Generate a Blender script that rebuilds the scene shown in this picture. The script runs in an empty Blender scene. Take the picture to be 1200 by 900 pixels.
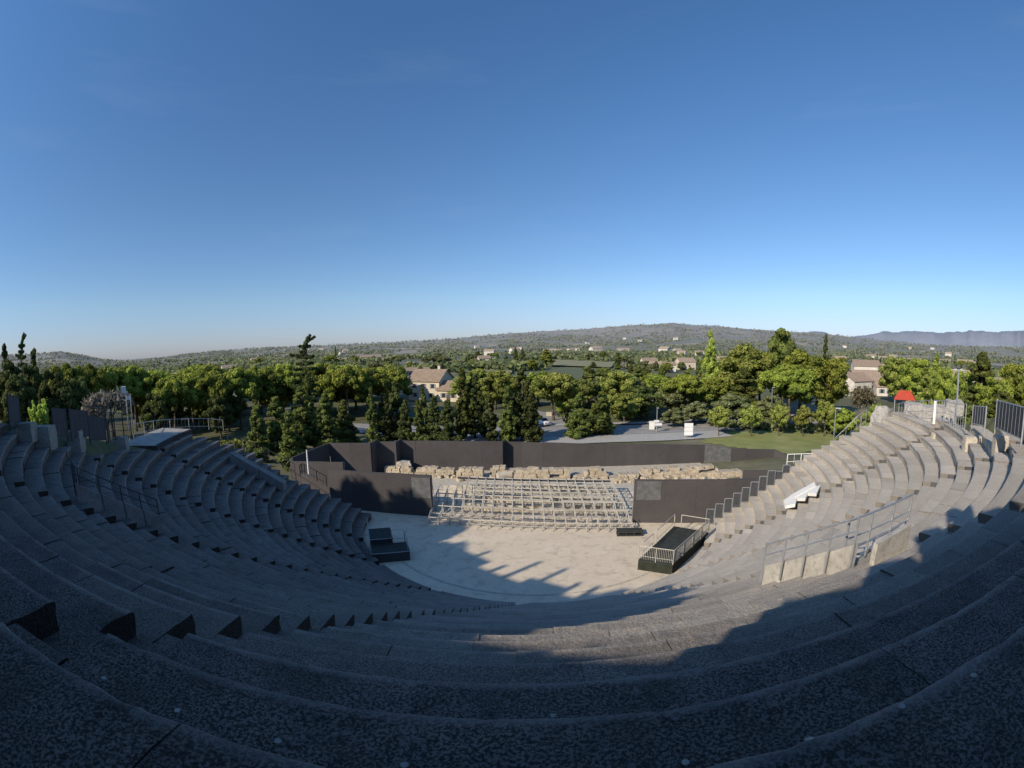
import bpy, bmesh, math, random
import numpy as np
from mathutils import Vector, Matrix, noise as mn
random.seed(7); rng = np.random.default_rng(7)
PI = math.pi; R = math.radians
sc = bpy.context.scene
col = sc.collection

# ------------------------------------------------------------------ camera
FPX, PITCH, ROLL, H = 561.0, R(-4.6), R(0.6), 15.0
CX, CY = .38, 38.6                      # centre of the orchestra
cam = bpy.data.cameras.new('camera'); co = bpy.data.objects.new('camera', cam); col.objects.link(co); sc.camera = co
cam.type = 'PANO'; cam.panorama_type = 'FISHEYE_LENS_POLYNOMIAL'
cam.sensor_width = 36; cam.sensor_fit = 'HORIZONTAL'; cam.fisheye_fov = R(180)
cam.fisheye_polynomial_k0 = 0; cam.fisheye_polynomial_k1 = -1/(FPX*.03)
cam.fisheye_polynomial_k2 = cam.fisheye_polynomial_k3 = cam.fisheye_polynomial_k4 = 0
cam.clip_start = .05; cam.clip_end = 60000
co.matrix_world = Matrix.Translation((0, 0, H)) @ Matrix.Rotation(R(90)+PITCH, 4, 'X') @ Matrix.Rotation(-ROLL, 4, 'Z')

def ray(px, py):                         # direction seen at a point of the photograph (1200 x 900)
    u, v = px-600, 450-py
    c, s = math.cos(ROLL), math.sin(ROLL)
    u, v = u*c+v*s, -u*s+v*c
    r = math.hypot(u, v); k = math.sin(r/FPX)/r if r > 1e-9 else 1/FPX
    x, y, z = u*k, math.cos(r/FPX), v*k
    cp, sp = math.cos(PITCH), math.sin(PITCH)
    return x, y*cp-z*sp, y*sp+z*cp
def atz(px, py, z=0.):                   # survey helpers: where that sight line meets a level, a depth, a range
    d = ray(px, py); t = (z-H)/d[2]; return Vector((d[0]*t, d[1]*t, z))
def aty(px, py, y):
    d = ray(px, py); t = y/d[1]; return Vector((d[0]*t, y, H+d[2]*t))
def atd(px, py, D):
    d = ray(px, py); t = D/math.hypot(d[0], d[1]); return Vector((d[0]*t, d[1]*t, H+d[2]*t))
def cxr(r): return CX+1.45*min(1, max(0, 1-(r-14.36)/14))   # the lower rows are struck from a centre a little to the right
def pol(r, a, z=0.): a = R(a); return Vector((cxr(r)+r*math.sin(a), CY-r*math.cos(a), z))

# ------------------------------------------------------------------ seating profile and terrain
def zs(r):
    if r > 31.96: return 13.19-.55*(36.76-r)
    if r > 14.2: return 10.55-.5682*(31.96-r)
    return 0.
ROWS = [(14.36+.8*j, .55+.4545*j) for j in range(22)] + [(36.76-.8*(29-k), 13.19-.44*(29-k)) for k in range(23, 34)]
def interp(x, t):
    return float(np.interp(x, [a for a, b in t], [b for a, b in t]))
def lim(r):
    lo = interp(r, [(13, -92), (17.5, -90), (21, -87), (25, -88), (27, -84), (28.42, -80), (28.5, -64), (29.6, -62), (31, -50), (31.9, -49), (32.7, -47), (33.5, -46.5), (35, -45), (40, -44)])
    hi = interp(r, [(13, 76), (16, 76.5), (20, 77.5), (22, 79), (25, 79), (27, 77), (29, 75), (31, 74.5), (32, 70), (32.6, 58), (33.4, 48), (34.2, 42), (35.2, 38), (40, 34)])
    return lo, hi
def sstep(a, b, x):
    t = min(1, max(0, (x-a)/(b-a))); return t*t*(3-2*t)
RIDGE = [(-200, 412), (0, 418), (30, 416), (45, 414.5), (70, 413), (95, 417), (120, 422), (150, 424), (180, 421), (210, 417), (240, 413), (300, 408.5), (350, 406.5), (400, 404), (450, 402), (500, 400), (540, 396.5), (570, 393.5), (600, 391), (650, 388.5), (690, 386.5), (720, 384), (750, 382), (790, 381), (810, 383), (830, 383), (870, 386), (920, 389.5), (960, 391), (1000, 396), (1040, 400), (1080, 404), (1150, 407), (1250, 410), (1400, 411)]
_RA, _RE = [], []
for x_, y_ in RIDGE:
    d_ = ray(x_, y_); _RA.append(math.atan2(d_[0], d_[1])); _RE.append(d_[2]/math.hypot(d_[0], d_[1]))
def fbm(x, y, s, o=4):
    return mn.fractal(Vector((x/s, y/s, 3.7)), 1., 2., o)
def hill(x, y):
    D = math.hypot(x, y)
    if D < 500: return 0.
    a = math.atan2(x, y)
    if abs(a) > R(88): return 0.
    E = float(np.interp(a, _RA, _RE)); Dr = 3300+600*math.sin(a*3+1)
    top = max(0, H+Dr*E)
    t = (D-700)/(Dr-700)
    if t <= 0: return 0.
    p = sstep(0, 1, t)**1.25 if t < 1 else max(.35, 1-.5*(t-1))
    return top*p*(1+.22*fbm(x, y, 420)*(1-.9*sstep(.6, .95, t)))
def terr(x, y):
    dx, dy = x-CX, y-CY
    r = math.hypot(dx, dy); a = math.degrees(math.atan2(dx, -dy))
    h = 14*(1-sstep(0, 62, y))
    side = sstep(24, 36, abs(dx))
    h = h*(side+(1-side)*(1-sstep(28, 37, y)))
    if r < 17.6 and abs(a) > 80: h = -.05
    if abs(a) < 105 and r < 41.5:
        w = sstep(80, 92, abs(a)) if a > 0 else sstep(93, 100, abs(a))
        lo, hi = lim(max(13, r))
        if lo-2 < a < hi+2: h = min(h, zs(r)-1.7) if r > 15.9 else min(0, h)-.4*0
        else: h = min(h, max(zs(r)-.25, 0)+ .0) if r < 41 else h
        if r <= 16.2: h = -.3
    D = math.hypot(x, y)
    if D > 90: h += .5*fbm(x, y, 60)*sstep(90, 200, D)*min(1, D/400)
    return h+hill(x, y)

# ------------------------------------------------------------------ object helpers
def tag(o, label=None, cat=None, group=None, kind=None):
    if label: o['label'] = label
    if cat: o['category'] = cat
    if group: o['group'] = group
    if kind: o['kind'] = kind
    return o
def thing(name, label, cat, loc=(0, 0, 0), rz=0., group=None):
    o = bpy.data.objects.new(name, None); col.objects.link(o); o.empty_display_size = .3
    o.location = loc; o.rotation_euler = (0, 0, rz)
    return tag(o, label, cat, group)
class MB:
    def __init__(s): s.v = []; s.f = []; s.t = []
    def add(s, vs, fs, t=(.5, 0, 0)):
        n = len(s.v); s.v += [tuple(p) for p in vs]; s.f += [tuple(i+n for i in f) for f in fs]
        s.t += [t]*len(vs) if not isinstance(t, list) else t
    def box(s, c, d, rz=0., t=(.5, 0, 0), taper=1.):
        x, y, z = [k/2 for k in d]; cs, sn = math.cos(rz), math.sin(rz)
        vs = []
        for sz in (-1, 1):
            k = taper if sz > 0 else 1
            for sx, sy in ((-1, -1), (1, -1), (1, 1), (-1, 1)):
                a, b = sx*x*k, sy*y*k
                vs.append((c[0]+a*cs-b*sn, c[1]+a*sn+b*cs, c[2]+sz*z))
        s.add(vs, [(3, 2, 1, 0), (4, 5, 6, 7), (0, 1, 5, 4), (1, 2, 6, 5), (2, 3, 7, 6), (3, 0, 4, 7)], t)
    def tube(s, a, b, r, n=6, r2=None, t=(.5, 0, 0)):
        a, b = Vector(a), Vector(b); d = b-a
        if d.length < 1e-6: return
        q = d.to_track_quat('Z', 'Y'); r2 = r if r2 is None else r2
        vs = [a+q@Vector((r*math.cos(2*PI*i/n), r*math.sin(2*PI*i/n), 0)) for i in range(n)]
        vs += [b+q@Vector((r2*math.cos(2*PI*i/n), r2*math.sin(2*PI*i/n), 0)) for i in range(n)]
        fs = [(i, (i+1) % n, n+(i+1) % n, n+i) for i in range(n)]+[tuple(range(n-1, -1, -1)), tuple(range(n, 2*n))]
        s.add(vs, fs, t)
    def slab(s, a, b, th, z0a, z1a, z0b, z1b, t=(.5, 0, 0)):   # upright panel from plan point a to b
        a, b = Vector(a[:2]), Vector(b[:2]); d = (b-a).normalized(); n = Vector((-d.y, d.x))*th/2
        vs = [(*(a-n), z0a), (*(b-n), z0b), (*(b+n), z0b), (*(a+n), z0a), (*(a-n), z1a), (*(b-n), z1b), (*(b+n), z1b), (*(a+n), z1a)]
        s.add(vs, [(3, 2, 1, 0), (4, 5, 6, 7), (0, 1, 5, 4), (1, 2, 6, 5), (2, 3, 7, 6), (3, 0, 4, 7)], t)
    def build(s, name, m, parent=None, smooth=False, loc=None):
        me = bpy.data.meshes.new(name); me.from_pydata(s.v, [], s.f); me.update()
        at = me.attributes.new('tint', 'FLOAT_VECTOR', 'POINT')
        at.data.foreach_set('vector', np.array(s.t, np.float32).ravel())
        if smooth: me.polygons.foreach_set('use_smooth', [True]*len(me.polygons))
        me.materials.append(m)
        o = bpy.data.objects.new(name, me); col.objects.link(o)
        if parent: o.parent = parent
        if loc: o.location = loc
        return o
def copy_tree(o, parent=None):
    c = o.copy(); col.objects.link(c); c.parent = parent
    for ch in list(o.children): copy_tree(ch, c)
    return c

# ------------------------------------------------------------------ materials
class NT:
    def __init__(s, name):
        s.m = bpy.data.materials.new(name); s.m.use_nodes = True; s.t = s.m.node_tree
        s.b = s.t.nodes['Principled BSDF']; s.b.inputs['Roughness'].default_value = .85
        s.b.inputs['Specular IOR Level'].default_value = .2
        s.out = s.t.nodes['Material Output']
    def n(s, ty, **k):
        x = s.t.nodes.new(ty)
        for a, b in k.items(): setattr(x, a, b)
        return x
    def l(s, a, b): s.t.links.new(a, b)
    def pos(s, obj=False):
        if obj: return s.n('ShaderNodeTexCoord').outputs['Object']
        return s.n('ShaderNodeNewGeometry').outputs['Position']
    def noise(s, vec, scale, detail=5, rough=.6, dist=0.):
        x = s.n('ShaderNodeTexNoise'); x.inputs['Scale'].default_value = scale; x.inputs['Detail'].default_value = detail
        x.inputs['Roughness'].default_value = rough; x.inputs['Distortion'].default_value = dist
        s.l(vec, x.inputs['Vector']); return x.outputs['Fac']
    def ramp(s, fac, stops):
        x = s.n('ShaderNodeValToRGB'); e = x.color_ramp.elements
        while len(e) < len(stops): e.new(.5)
        for i, (p, c) in enumerate(stops): e[i].position = p; e[i].color = (*c, 1) if len(c) == 3 else c
        s.l(fac, x.inputs['Fac']); return x.outputs['Color']
    def mix(s, fac, a, b, mode='MIX'):
        x = s.n('ShaderNodeMix', data_type='RGBA', blend_type=mode)
        if isinstance(fac, (int, float)): x.inputs['Factor'].default_value = fac
        else: s.l(fac, x.inputs['Factor'])
        for i, q in (('A', a), ('B', b)):
            sock = [k for k in x.inputs if k.name == i and k.type == 'RGBA'][0]
            if isinstance(q, tuple): sock.default_value = (*q, 1)
            else: s.l(q, sock)
        return [k for k in x.outputs if k.type == 'RGBA'][0]
    def math(s, op, a, b=0., c=None):
        x = s.n('ShaderNodeMath', operation=op)
        for i, q in enumerate((a, b) if c is None else (a, b, c)):
            if isinstance(q, (int, float)): x.inputs[i].default_value = q
            else: s.l(q, x.inputs[i])
        return x.outputs[0]
    def sep(s, v):
        x = s.n('ShaderNodeSeparateXYZ'); s.l(v, x.inputs[0]); return x.outputs
    def attr(s, name='tint'):
        x = s.n('ShaderNodeAttribute', attribute_name=name); return x.outputs['Vector']
    def color(s, c):
        if isinstance(c, tuple): s.b.inputs['Base Color'].default_value = (*c, 1)
        else: s.l(c, s.b.inputs['Base Color'])
    def bump(s, h, strength=.5, dist=.02):
        x = s.n('ShaderNodeBump'); x.inputs['Strength'].default_value = strength; x.inputs['Distance'].default_value = dist
        s.l(h, x.inputs['Height']); s.l(x.outputs[0], s.b.inputs['Normal'])
    def haze(s, c, half=2700., hc=(.43, .42, .43)):           # air haze painted into the base colour, stronger further off
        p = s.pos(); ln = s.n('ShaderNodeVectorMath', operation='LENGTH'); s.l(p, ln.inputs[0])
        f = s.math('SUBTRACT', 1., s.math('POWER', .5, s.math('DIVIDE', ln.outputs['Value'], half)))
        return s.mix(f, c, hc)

def mat_simple(name, c, rough=.7, metal=0., var=.25, scale=6., bump=0.):
    k = NT(name); f = k.noise(k.pos(), scale, 5)
    lo = tuple(x*(1-var) for x in c); hi = tuple(min(1, x*(1+var)) for x in c)
    k.color(k.ramp(f, [(.3, lo), (.7, hi)])); k.b.inputs['Roughness'].default_value = rough; k.b.inputs['Metallic'].default_value = metal
    if bump: k.bump(k.noise(k.pos(), scale*4, 4), .5, bump)
    return k.m

def mat_seat():
    k = NT('weathered_limestone'); p = k.pos(); a = k.sep(k.attr())
    big = k.noise(p, .45, 4); mid = k.noise(p, 3.2, 6, .65); pit = k.noise(p, 50., 5., .72, .2); fine = k.noise(p, 85., 3, .7)
    vo = k.n('ShaderNodeTexVoronoi'); vo.inputs['Scale'].default_value = 17.; k.l(p, vo.inputs['Vector'])
    base = k.ramp(mid, [(.25, (.62, .54, .43)), (.5, (.72, .635, .515)), (.75, (.79, .705, .58))])
    base = k.mix(k.math('MULTIPLY', big, .35), base, (.40, .35, .285))
    base = k.mix(k.ramp(pit, [(.38, (0, 0, 0)), (.52, (.9, .9, .9))]), k.mix(.38, base, (.10, .095, .088)), base)
    lich = k.ramp(k.noise(p, 9., 4, .7), [(.66, (0, 0, 0)), (.74, (.45, .45, .45))])
    base = k.mix(lich, base, (.42, .40, .36))
    # upper rows painted darker to deepen their shade, trodden edges are paler, each block has its own tone
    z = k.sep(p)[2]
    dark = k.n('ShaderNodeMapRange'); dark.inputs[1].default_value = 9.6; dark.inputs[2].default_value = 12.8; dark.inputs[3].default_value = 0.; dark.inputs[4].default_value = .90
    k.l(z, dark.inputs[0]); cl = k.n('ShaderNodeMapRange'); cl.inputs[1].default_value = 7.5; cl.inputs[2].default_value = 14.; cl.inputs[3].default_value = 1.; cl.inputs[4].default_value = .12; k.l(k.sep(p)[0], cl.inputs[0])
    # shade painted into the stone: left half and upper rows dark, right wing pale
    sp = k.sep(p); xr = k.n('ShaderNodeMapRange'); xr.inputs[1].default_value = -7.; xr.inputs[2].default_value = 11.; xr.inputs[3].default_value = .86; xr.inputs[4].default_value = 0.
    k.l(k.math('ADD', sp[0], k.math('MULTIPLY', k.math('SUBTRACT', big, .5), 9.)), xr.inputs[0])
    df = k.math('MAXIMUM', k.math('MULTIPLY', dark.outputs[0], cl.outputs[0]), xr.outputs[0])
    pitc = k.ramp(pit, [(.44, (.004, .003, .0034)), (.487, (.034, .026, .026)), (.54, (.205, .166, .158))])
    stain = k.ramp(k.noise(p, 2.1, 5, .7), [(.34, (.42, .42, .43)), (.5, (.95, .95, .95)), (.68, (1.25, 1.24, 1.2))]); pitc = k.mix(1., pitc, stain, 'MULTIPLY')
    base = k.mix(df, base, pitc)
    tone = k.n('ShaderNodeMapRange'); tone.inputs[3].default_value = .74; tone.inputs[4].default_value = 1.28; k.l(a[0], tone.inputs[0])
    cc = k.n('ShaderNodeCombineColor'); [k.l(tone.outputs[0], cc.inputs[i]) for i in range(3)]
    base = k.mix(1., base, cc.outputs[0], 'MULTIPLY')
    edge = k.math('MULTIPLY', a[1], k.math('MULTIPLY', mid, 1.1))
    base = k.mix(k.math('MINIMUM', k.math('MULTIPLY', edge, 1.8), .8), base, (.42, .375, .335))
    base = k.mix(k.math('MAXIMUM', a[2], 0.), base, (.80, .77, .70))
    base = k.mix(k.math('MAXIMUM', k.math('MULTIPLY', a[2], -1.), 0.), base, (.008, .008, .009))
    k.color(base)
    h = k.math('ADD', k.math('MULTIPLY', pit, 1.), k.math('ADD', k.math('MULTIPLY', fine, .35), k.math('MULTIPLY', vo.outputs['Distance'], .5)))
    k.bump(h, 1., .05); k.b.inputs['Roughness'].default_value = .95
    return k.m
def mat_stone(name, c1, c2, scale=2., bump=.03, pit=.5):
    k = NT(name); p = k.pos(); f = k.noise(p, scale, 7, .65); g = k.noise(p, scale*5, 5, .7)
    b = k.ramp(f, [(.3, c1), (.7, c2)]); dk = tuple(x*.35 for x in c1)
    b = k.mix(k.ramp(g, [(.36, (pit,)*3), (.5, (0, 0, 0))]), b, dk)
    k.color(b); k.bump(k.math('ADD', g, f), .9, bump); return k.m
def mat_sand():
    k = NT('pale_gravel'); p = k.pos()
    f = k.noise(p, .35, 5); g = k.noise(p, 3., 6, .7); h = k.noise(p, 26., 3)
    b = k.ramp(f, [(.3, (.62, .51, .365)), (.7, (.73, .615, .46))]); b = k.mix(.3, b, k.ramp(g, [(.3, (.48, .39, .28)), (.7, (.74, .635, .49))]))
    b = k.mix(k.ramp(k.noise(p, 1.1, 3), [(.52, (0, 0, 0)), (.68, (.6,)*3)]), b, (.42, .35, .26)); b = k.mix(k.ramp(k.noise(p, 14., 3, .7), [(.70, (0, 0, 0)), (.76, (.6,)*3)]), b, (.25, .21, .16))
    k.color(b); k.bump(k.math('ADD', g, h), .5, .02); return k.m
def mat_ground():
    k = NT('countryside'); p = k.pos()
    f = k.noise(p, .045, 5, .6); g = k.noise(p, .6, 6, .7)
    near = k.ramp(f, [(.34, (.055, .068, .024)), (.5, (.10, .108, .042)), (.66, (.235, .205, .14))])
    near = k.mix(.4, near, k.ramp(g, [(.3, (.045, .055, .02)), (.7, (.20, .18, .11))]))
    vo = k.n('ShaderNodeTexVoronoi', feature='F1'); vo.inputs['Scale'].default_value = .0085; vo.inputs['Randomness'].default_value = .8
    dp = k.n('ShaderNodeVectorMath', operation='MULTIPLY'); k.l(p, dp.inputs[0]); dp.inputs[1].default_value = (1, .6, 0); k.l(dp.outputs[0], vo.inputs['Vector'])
    fld = k.ramp(k.sep(vo.outputs['Color'])[0], [(.0, (.05, .065, .026)), (.3, (.09, .11, .035)), (.55, (.15, .15, .06)), (.75, (.07, .085, .03)), (.92, (.30, .255, .17))])
    wv = k.n('ShaderNodeTexWave'); wv.inputs['Scale'].default_value = .12; wv.inputs['Distortion'].default_value = .4; k.l(p, wv.inputs['Vector'])
    fld = k.mix(k.math('MULTIPLY', wv.outputs['Fac'], .35), fld, (.05, .06, .024))
    wood = k.ramp(k.noise(p, .012, 7, .7), [(.38, (.035, .045, .022)), (.50, (.075, .082, .040)), (.60, (.13, .122, .070)), (.70, (.25, .22, .15))])
    z = k.sep(p)[2]; mr = k.n('ShaderNodeMapRange'); mr.inputs[1].default_value = 18; mr.inputs[2].default_value = 60; k.l(z, mr.inputs[0])
    far = k.mix(mr.outputs[0], fld, wood)
    ln = k.n('ShaderNodeVectorMath', operation='LENGTH'); k.l(p, ln.inputs[0]); m2 = k.n('ShaderNodeMapRange'); m2.inputs[1].default_value = 130; m2.inputs[2].default_value = 260; k.l(ln.outputs['Value'], m2.inputs[0])
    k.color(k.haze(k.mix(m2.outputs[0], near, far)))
    k.bump(g, .5, .1); return k.m
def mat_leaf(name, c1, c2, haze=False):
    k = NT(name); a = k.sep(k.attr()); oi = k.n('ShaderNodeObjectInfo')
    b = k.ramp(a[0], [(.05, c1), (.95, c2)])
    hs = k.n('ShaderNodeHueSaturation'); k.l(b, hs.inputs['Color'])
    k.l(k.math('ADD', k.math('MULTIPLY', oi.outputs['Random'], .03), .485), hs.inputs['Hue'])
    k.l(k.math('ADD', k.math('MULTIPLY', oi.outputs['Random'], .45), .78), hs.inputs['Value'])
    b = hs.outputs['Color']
    if haze: b = k.haze(b)
    k.color(b); k.b.inputs['Roughness'].default_value = .7; k.b.inputs['Specular IOR Level'].default_value = .15
    tr = k.n('ShaderNodeBsdfTranslucent'); k.l(b, tr.inputs['Color']); mx = k.n('ShaderNodeMixShader'); mx.inputs[0].default_value = .34
    k.l(k.b.outputs[0], mx.inputs[1]); k.l(tr.outputs[0], mx.inputs[2]); k.l(mx.outputs[0], k.out.inputs['Surface'])
    return k.m
def mat_tiles(name, c):
    k = NT(name); p = k.pos(True); wv = k.n('ShaderNodeTexWave', bands_direction='X'); wv.inputs['Scale'].default_value = 1.3; wv.inputs['Distortion'].default_value = .6
    k.l(p, wv.inputs['Vector']); f = k.noise(p, 1.2, 6, .7)
    b = k.ramp(f, [(.3, tuple(x*.65 for x in c)), (.7, tuple(min(1, x*1.3) for x in c))]); b = k.mix(k.math('MULTIPLY', wv.outputs['Fac'], .45), b, tuple(x*.45 for x in c))
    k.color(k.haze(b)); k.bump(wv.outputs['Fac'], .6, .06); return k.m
def mat_wall(name, c):
    k = NT(name); p = k.pos(); f = k.noise(p, .5, 6, .65); b = k.ramp(f, [(.3, tuple(x*.8 for x in c)), (.7, tuple(min(1, x*1.12) for x in c))])
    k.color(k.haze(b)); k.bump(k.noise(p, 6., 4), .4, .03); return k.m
def mat_black():
    k = NT('black_scrim_cloth'); p = k.pos(); s = k.sep(p); f = k.noise(p, .5, 5); g = k.noise(p, 4., 4, .7)
    b = k.ramp(f, [(.3, (.055, .050, .050)), (.7, (.072, .066, .066))]); b = k.mix(k.math('MULTIPLY', g, .3), b, (.115, .10, .096))
    tn = k.n('ShaderNodeMapRange'); tn.inputs[3].default_value = .86; tn.inputs[4].default_value = 1.14; k.l(k.sep(k.attr())[0], tn.inputs[0]); cc = k.n('ShaderNodeCombineColor'); [k.l(tn.outputs[0], cc.inputs[i]) for i in range(3)]; b = k.mix(1., b, cc.outputs[0], 'MULTIPLY')
    k.color(b); k.bump(k.noise(p, 2.2, 3), .35, .05); k.b.inputs['Roughness'].default_value = .75; return k.m
def mat_grass():
    k = NT('short_lawn'); p = k.pos(); f = k.noise(p, .22, 5, .6); g = k.noise(p, 4., 5, .7)
    b = k.ramp(f, [(.3, (.19, .215, .06)), (.55, (.30, .31, .11)), (.72, (.43, .385, .20))]); b = k.mix(.35, b, k.ramp(g, [(.3, (.08, .10, .03)), (.7, (.28, .28, .11))]))
    k.color(b); k.bump(g, .6, .06); return k.m
def mat_rock(name, c1, c2):
    return mat_stone(name, c1, c2, 1.3, .08, .6)

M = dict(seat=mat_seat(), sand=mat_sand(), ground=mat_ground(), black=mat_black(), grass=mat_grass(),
    pale=mat_stone('pale_limestone', (.42, .37, .29), (.60, .54, .44)), ruin=mat_rock('ruin_limestone', (.35, .28, .195), (.58, .50, .38)),
    slab=mat_stone('parapet_render', (.34, .31, .265), (.52, .48, .42), 1.4, .02, .35), dimslab=mat_stone('shaded_parapet_render', (.17, .165, .155), (.26, .25, .235), 1.4, .02, .35), greystone=mat_stone('grey_stone', (.24, .225, .20), (.37, .345, .30)),  # dimslab is the same render with its shade put into a darker colour
    rubble=mat_rock('rubble_masonry', (.30, .28, .25), (.50, .47, .42)),
    white=mat_simple('new_white_stone', (.80, .77, .70), .8, 0, .06, 3.), steel=mat_simple('galvanised_steel', (.42, .43, .44), .45, .6, .15, 8.),
    darksteel=mat_simple('dark_painted_steel', (.06, .063, .07), .5, .3, .2, 8.), alu=mat_simple('scaffold_steel', (.46, .43, .37), .6, .12, .25, 6.),
    screen=mat_simple('dark_mesh_screen', (.065, .068, .075), .6, .2, .25, 5.), mesh=mat_simple('grey_debris_netting', (.115, .115, .115), .8, 0, .3, 2.),
    deck=mat_simple('dark_stage_deck', (.042, .045, .038), .75, 0, .3, 3.), skirt=mat_simple('olive_black_skirt', (.030, .034, .024), .8, 0, .3, 2.),
    bark=mat_simple('bark', (.095, .078, .062), .9, 0, .35, 3., .03), greybark=mat_simple('grey_twig_bark', (.21, .19, .165), .9, 0, .25, 3.),
    asphalt=mat_stone('pale_worn_asphalt', (.24, .225, .205), (.36, .34, .315), .35, .01, .25), kerb=mat_simple('kerb_stone', (.40, .385, .35), .9, 0, .15, 2.),
    paint=mat_simple('road_paint', (.70, .69, .66), .8, 0, .1, 3.), earth=mat_simple('bare_earth', (.26, .21, .15), .95, 0, .3, .5, .04),
    signwhite=mat_simple('white_sign_face', (.72, .72, .70), .6, 0, .05, 2.), signline=mat_simple('grey_sign_line', (.35, .36, .37), .6, 0, .1, 2.),
    glass=mat_simple('dark_window_pane', (.035, .04, .045), .15, 0, .2, 1.), cream=mat_wall('cream_render', (.60, .52, .39)), whitewall=mat_wall('white_render', (.62, .57, .49)),
    ochre=mat_wall('ochre_render', (.52, .41, .28)), tile=mat_tiles('clay_tile_roof', (.32, .235, .165)), tile2=mat_tiles('orange_tile_roof', (.40, .29, .205)), redcloth=mat_simple('red_canvas', (.50, .075, .04), .8, 0, .12, 2.),
    shutter=mat_simple('grey_shutter', (.22, .24, .25), .7, 0, .1, 2.), carwhite=mat_simple('white_car_paint', (.74, .74, .73), .25, 0, .03, 1.), carblue=mat_simple('dark_blue_car_paint', (.03, .045, .10), .25, .2, .1, 1.),
    carsilver=mat_simple('silver_car_paint', (.40, .41, .43), .3, .5, .05, 1.), tyre=mat_simple('tyre_rubber', (.02, .02, .02), .8, 0, .2, 3.), lampglass=mat_simple('lamp_lens', (.6, .6, .58), .2, 0, .05, 2.), redlamp=mat_simple('red_lens', (.4, .02, .02), .3, 0, .05, 2.),
    pine=mat_leaf('pine_needles', (0.045, 0.076, 0.017), (0.403, 0.445, 0.074)), dark=mat_leaf('dark_evergreen_leaves', (0.022, 0.037, 0.014), (0.160, 0.186, 0.054)),
    cypress=mat_leaf('cypress_foliage', (0.036, 0.057, 0.017), (0.247, 0.279, 0.068)), fresh=mat_leaf('fresh_green_leaves', (0.074, 0.114, 0.022), (0.421, 0.448, 0.106)),
    poplar=mat_leaf('pale_poplar_leaves', (0.115, 0.175, 0.031), (0.500, 0.561, 0.120)), olive=mat_leaf('grey_green_leaves', (0.077, 0.098, 0.041), (0.299, 0.311, 0.132)), twig=mat_leaf('bare_twigs', (0.160, 0.144, 0.120), (0.416, 0.384, 0.320)),
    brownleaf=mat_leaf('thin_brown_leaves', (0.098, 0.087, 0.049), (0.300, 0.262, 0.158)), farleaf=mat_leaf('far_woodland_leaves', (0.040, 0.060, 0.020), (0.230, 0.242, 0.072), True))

# ------------------------------------------------------------------ sky and sun
SUN_AZ, SUN_EL = R(48), R(28)            # direction the light travels towards, height
w = bpy.data.worlds.new('World'); sc.world = w; w.use_nodes = True; nt = w.node_tree
sky = nt.nodes.new('ShaderNodeTexSky'); sky.sky_type = 'NISHITA'; sky.sun_disc = False
sky.sun_elevation = SUN_EL; sky.sun_rotation = SUN_AZ+PI; sky.air_density = 1.; sky.dust_density = .3; sky.ozone_density = 4.; sky.altitude = 200
hs = nt.nodes.new('ShaderNodeHueSaturation'); hs.inputs['Saturation'].default_value = 1.1; hs.inputs['Value'].default_value = 1.
tc = nt.nodes.new('ShaderNodeTexCoord'); sz = nt.nodes.new('ShaderNodeSeparateXYZ'); nt.links.new(tc.outputs['Generated'], sz.inputs[0])
rp = nt.nodes.new('ShaderNodeValToRGB'); nt.links.new(sz.outputs[2], rp.inputs[0]); rp.color_ramp.elements[0].position = .0; rp.color_ramp.elements[0].color = (.66, .71, 1.06, 1); rp.color_ramp.elements[1].position = .30; rp.color_ramp.elements[1].color = (1.02, 1.03, 1.07, 1); e2 = rp.color_ramp.elements.new(.9); e2.color = (1.12, 1.34, 1.42, 1)
e = rp.color_ramp.elements.new(.10); e.color = (.95, .94, 1.02, 1); e4 = rp.color_ramp.elements.new(.05); e4.color = (.80, .81, 1.03, 1)
mx = nt.nodes.new('ShaderNodeMix'); mx.data_type = 'RGBA'; mx.blend_type = 'MULTIPLY'; mx.inputs[0].default_value = 1.       # sky tint by height, bluer low down, brighter overhead
nt.links.new(sky.outputs[0], hs.inputs['Color']); nt.links.new(hs.outputs[0], mx.inputs[6]); nt.links.new(rp.outputs[0], mx.inputs[7]); 
cn = nt.nodes.new('ShaderNodeTexNoise'); cm = nt.nodes.new('ShaderNodeMapping'); cm.inputs['Scale'].default_value = (1.2, 1.2, 7.); cm.inputs['Rotation'].default_value = (.25, .1, 0)
nt.links.new(tc.outputs['Generated'], cm.inputs['Vector']); nt.links.new(cm.outputs[0], cn.inputs['Vector']); cn.inputs['Scale'].default_value = 2.2; cn.inputs['Detail'].default_value = 7; cn.inputs['Roughness'].default_value = .6
cr = nt.nodes.new('ShaderNodeMapRange'); cr.inputs[1].default_value = .56; cr.inputs[2].default_value = .85; cr.inputs[3].default_value = 0.; cr.inputs[4].default_value = .06; nt.links.new(cn.outputs['Fac'], cr.inputs[0])
m3 = nt.nodes.new('ShaderNodeMix'); m3.data_type = 'RGBA'; nt.links.new(cr.outputs[0], m3.inputs[0]); nt.links.new(mx.outputs[2], m3.inputs[6]); m3.inputs[7].default_value = (4.6, 5., 5.6, 1)     # thin high cloud
nt.links.new(m3.outputs[2], nt.nodes['Background'].inputs[0]); nt.nodes['Background'].inputs[1].default_value = .125
sl = bpy.data.lights.new('sun', 'SUN'); sl.energy = 5.0; sl.angle = R(.5); sl.color = (1, .89, .73)
so = bpy.data.objects.new('sun', sl); col.objects.link(so); so.location = (-40, -40, 60)
so.rotation_euler = Vector((math.sin(SUN_AZ)*math.cos(SUN_EL), math.cos(SUN_AZ)*math.cos(SUN_EL), -math.sin(SUN_EL))).to_track_quat('-Z', 'Y').to_euler()
sc.view_settings.view_transform = 'Standard'; sc.view_settings.look = 'None'; sc.view_settings.exposure = 0

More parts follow.
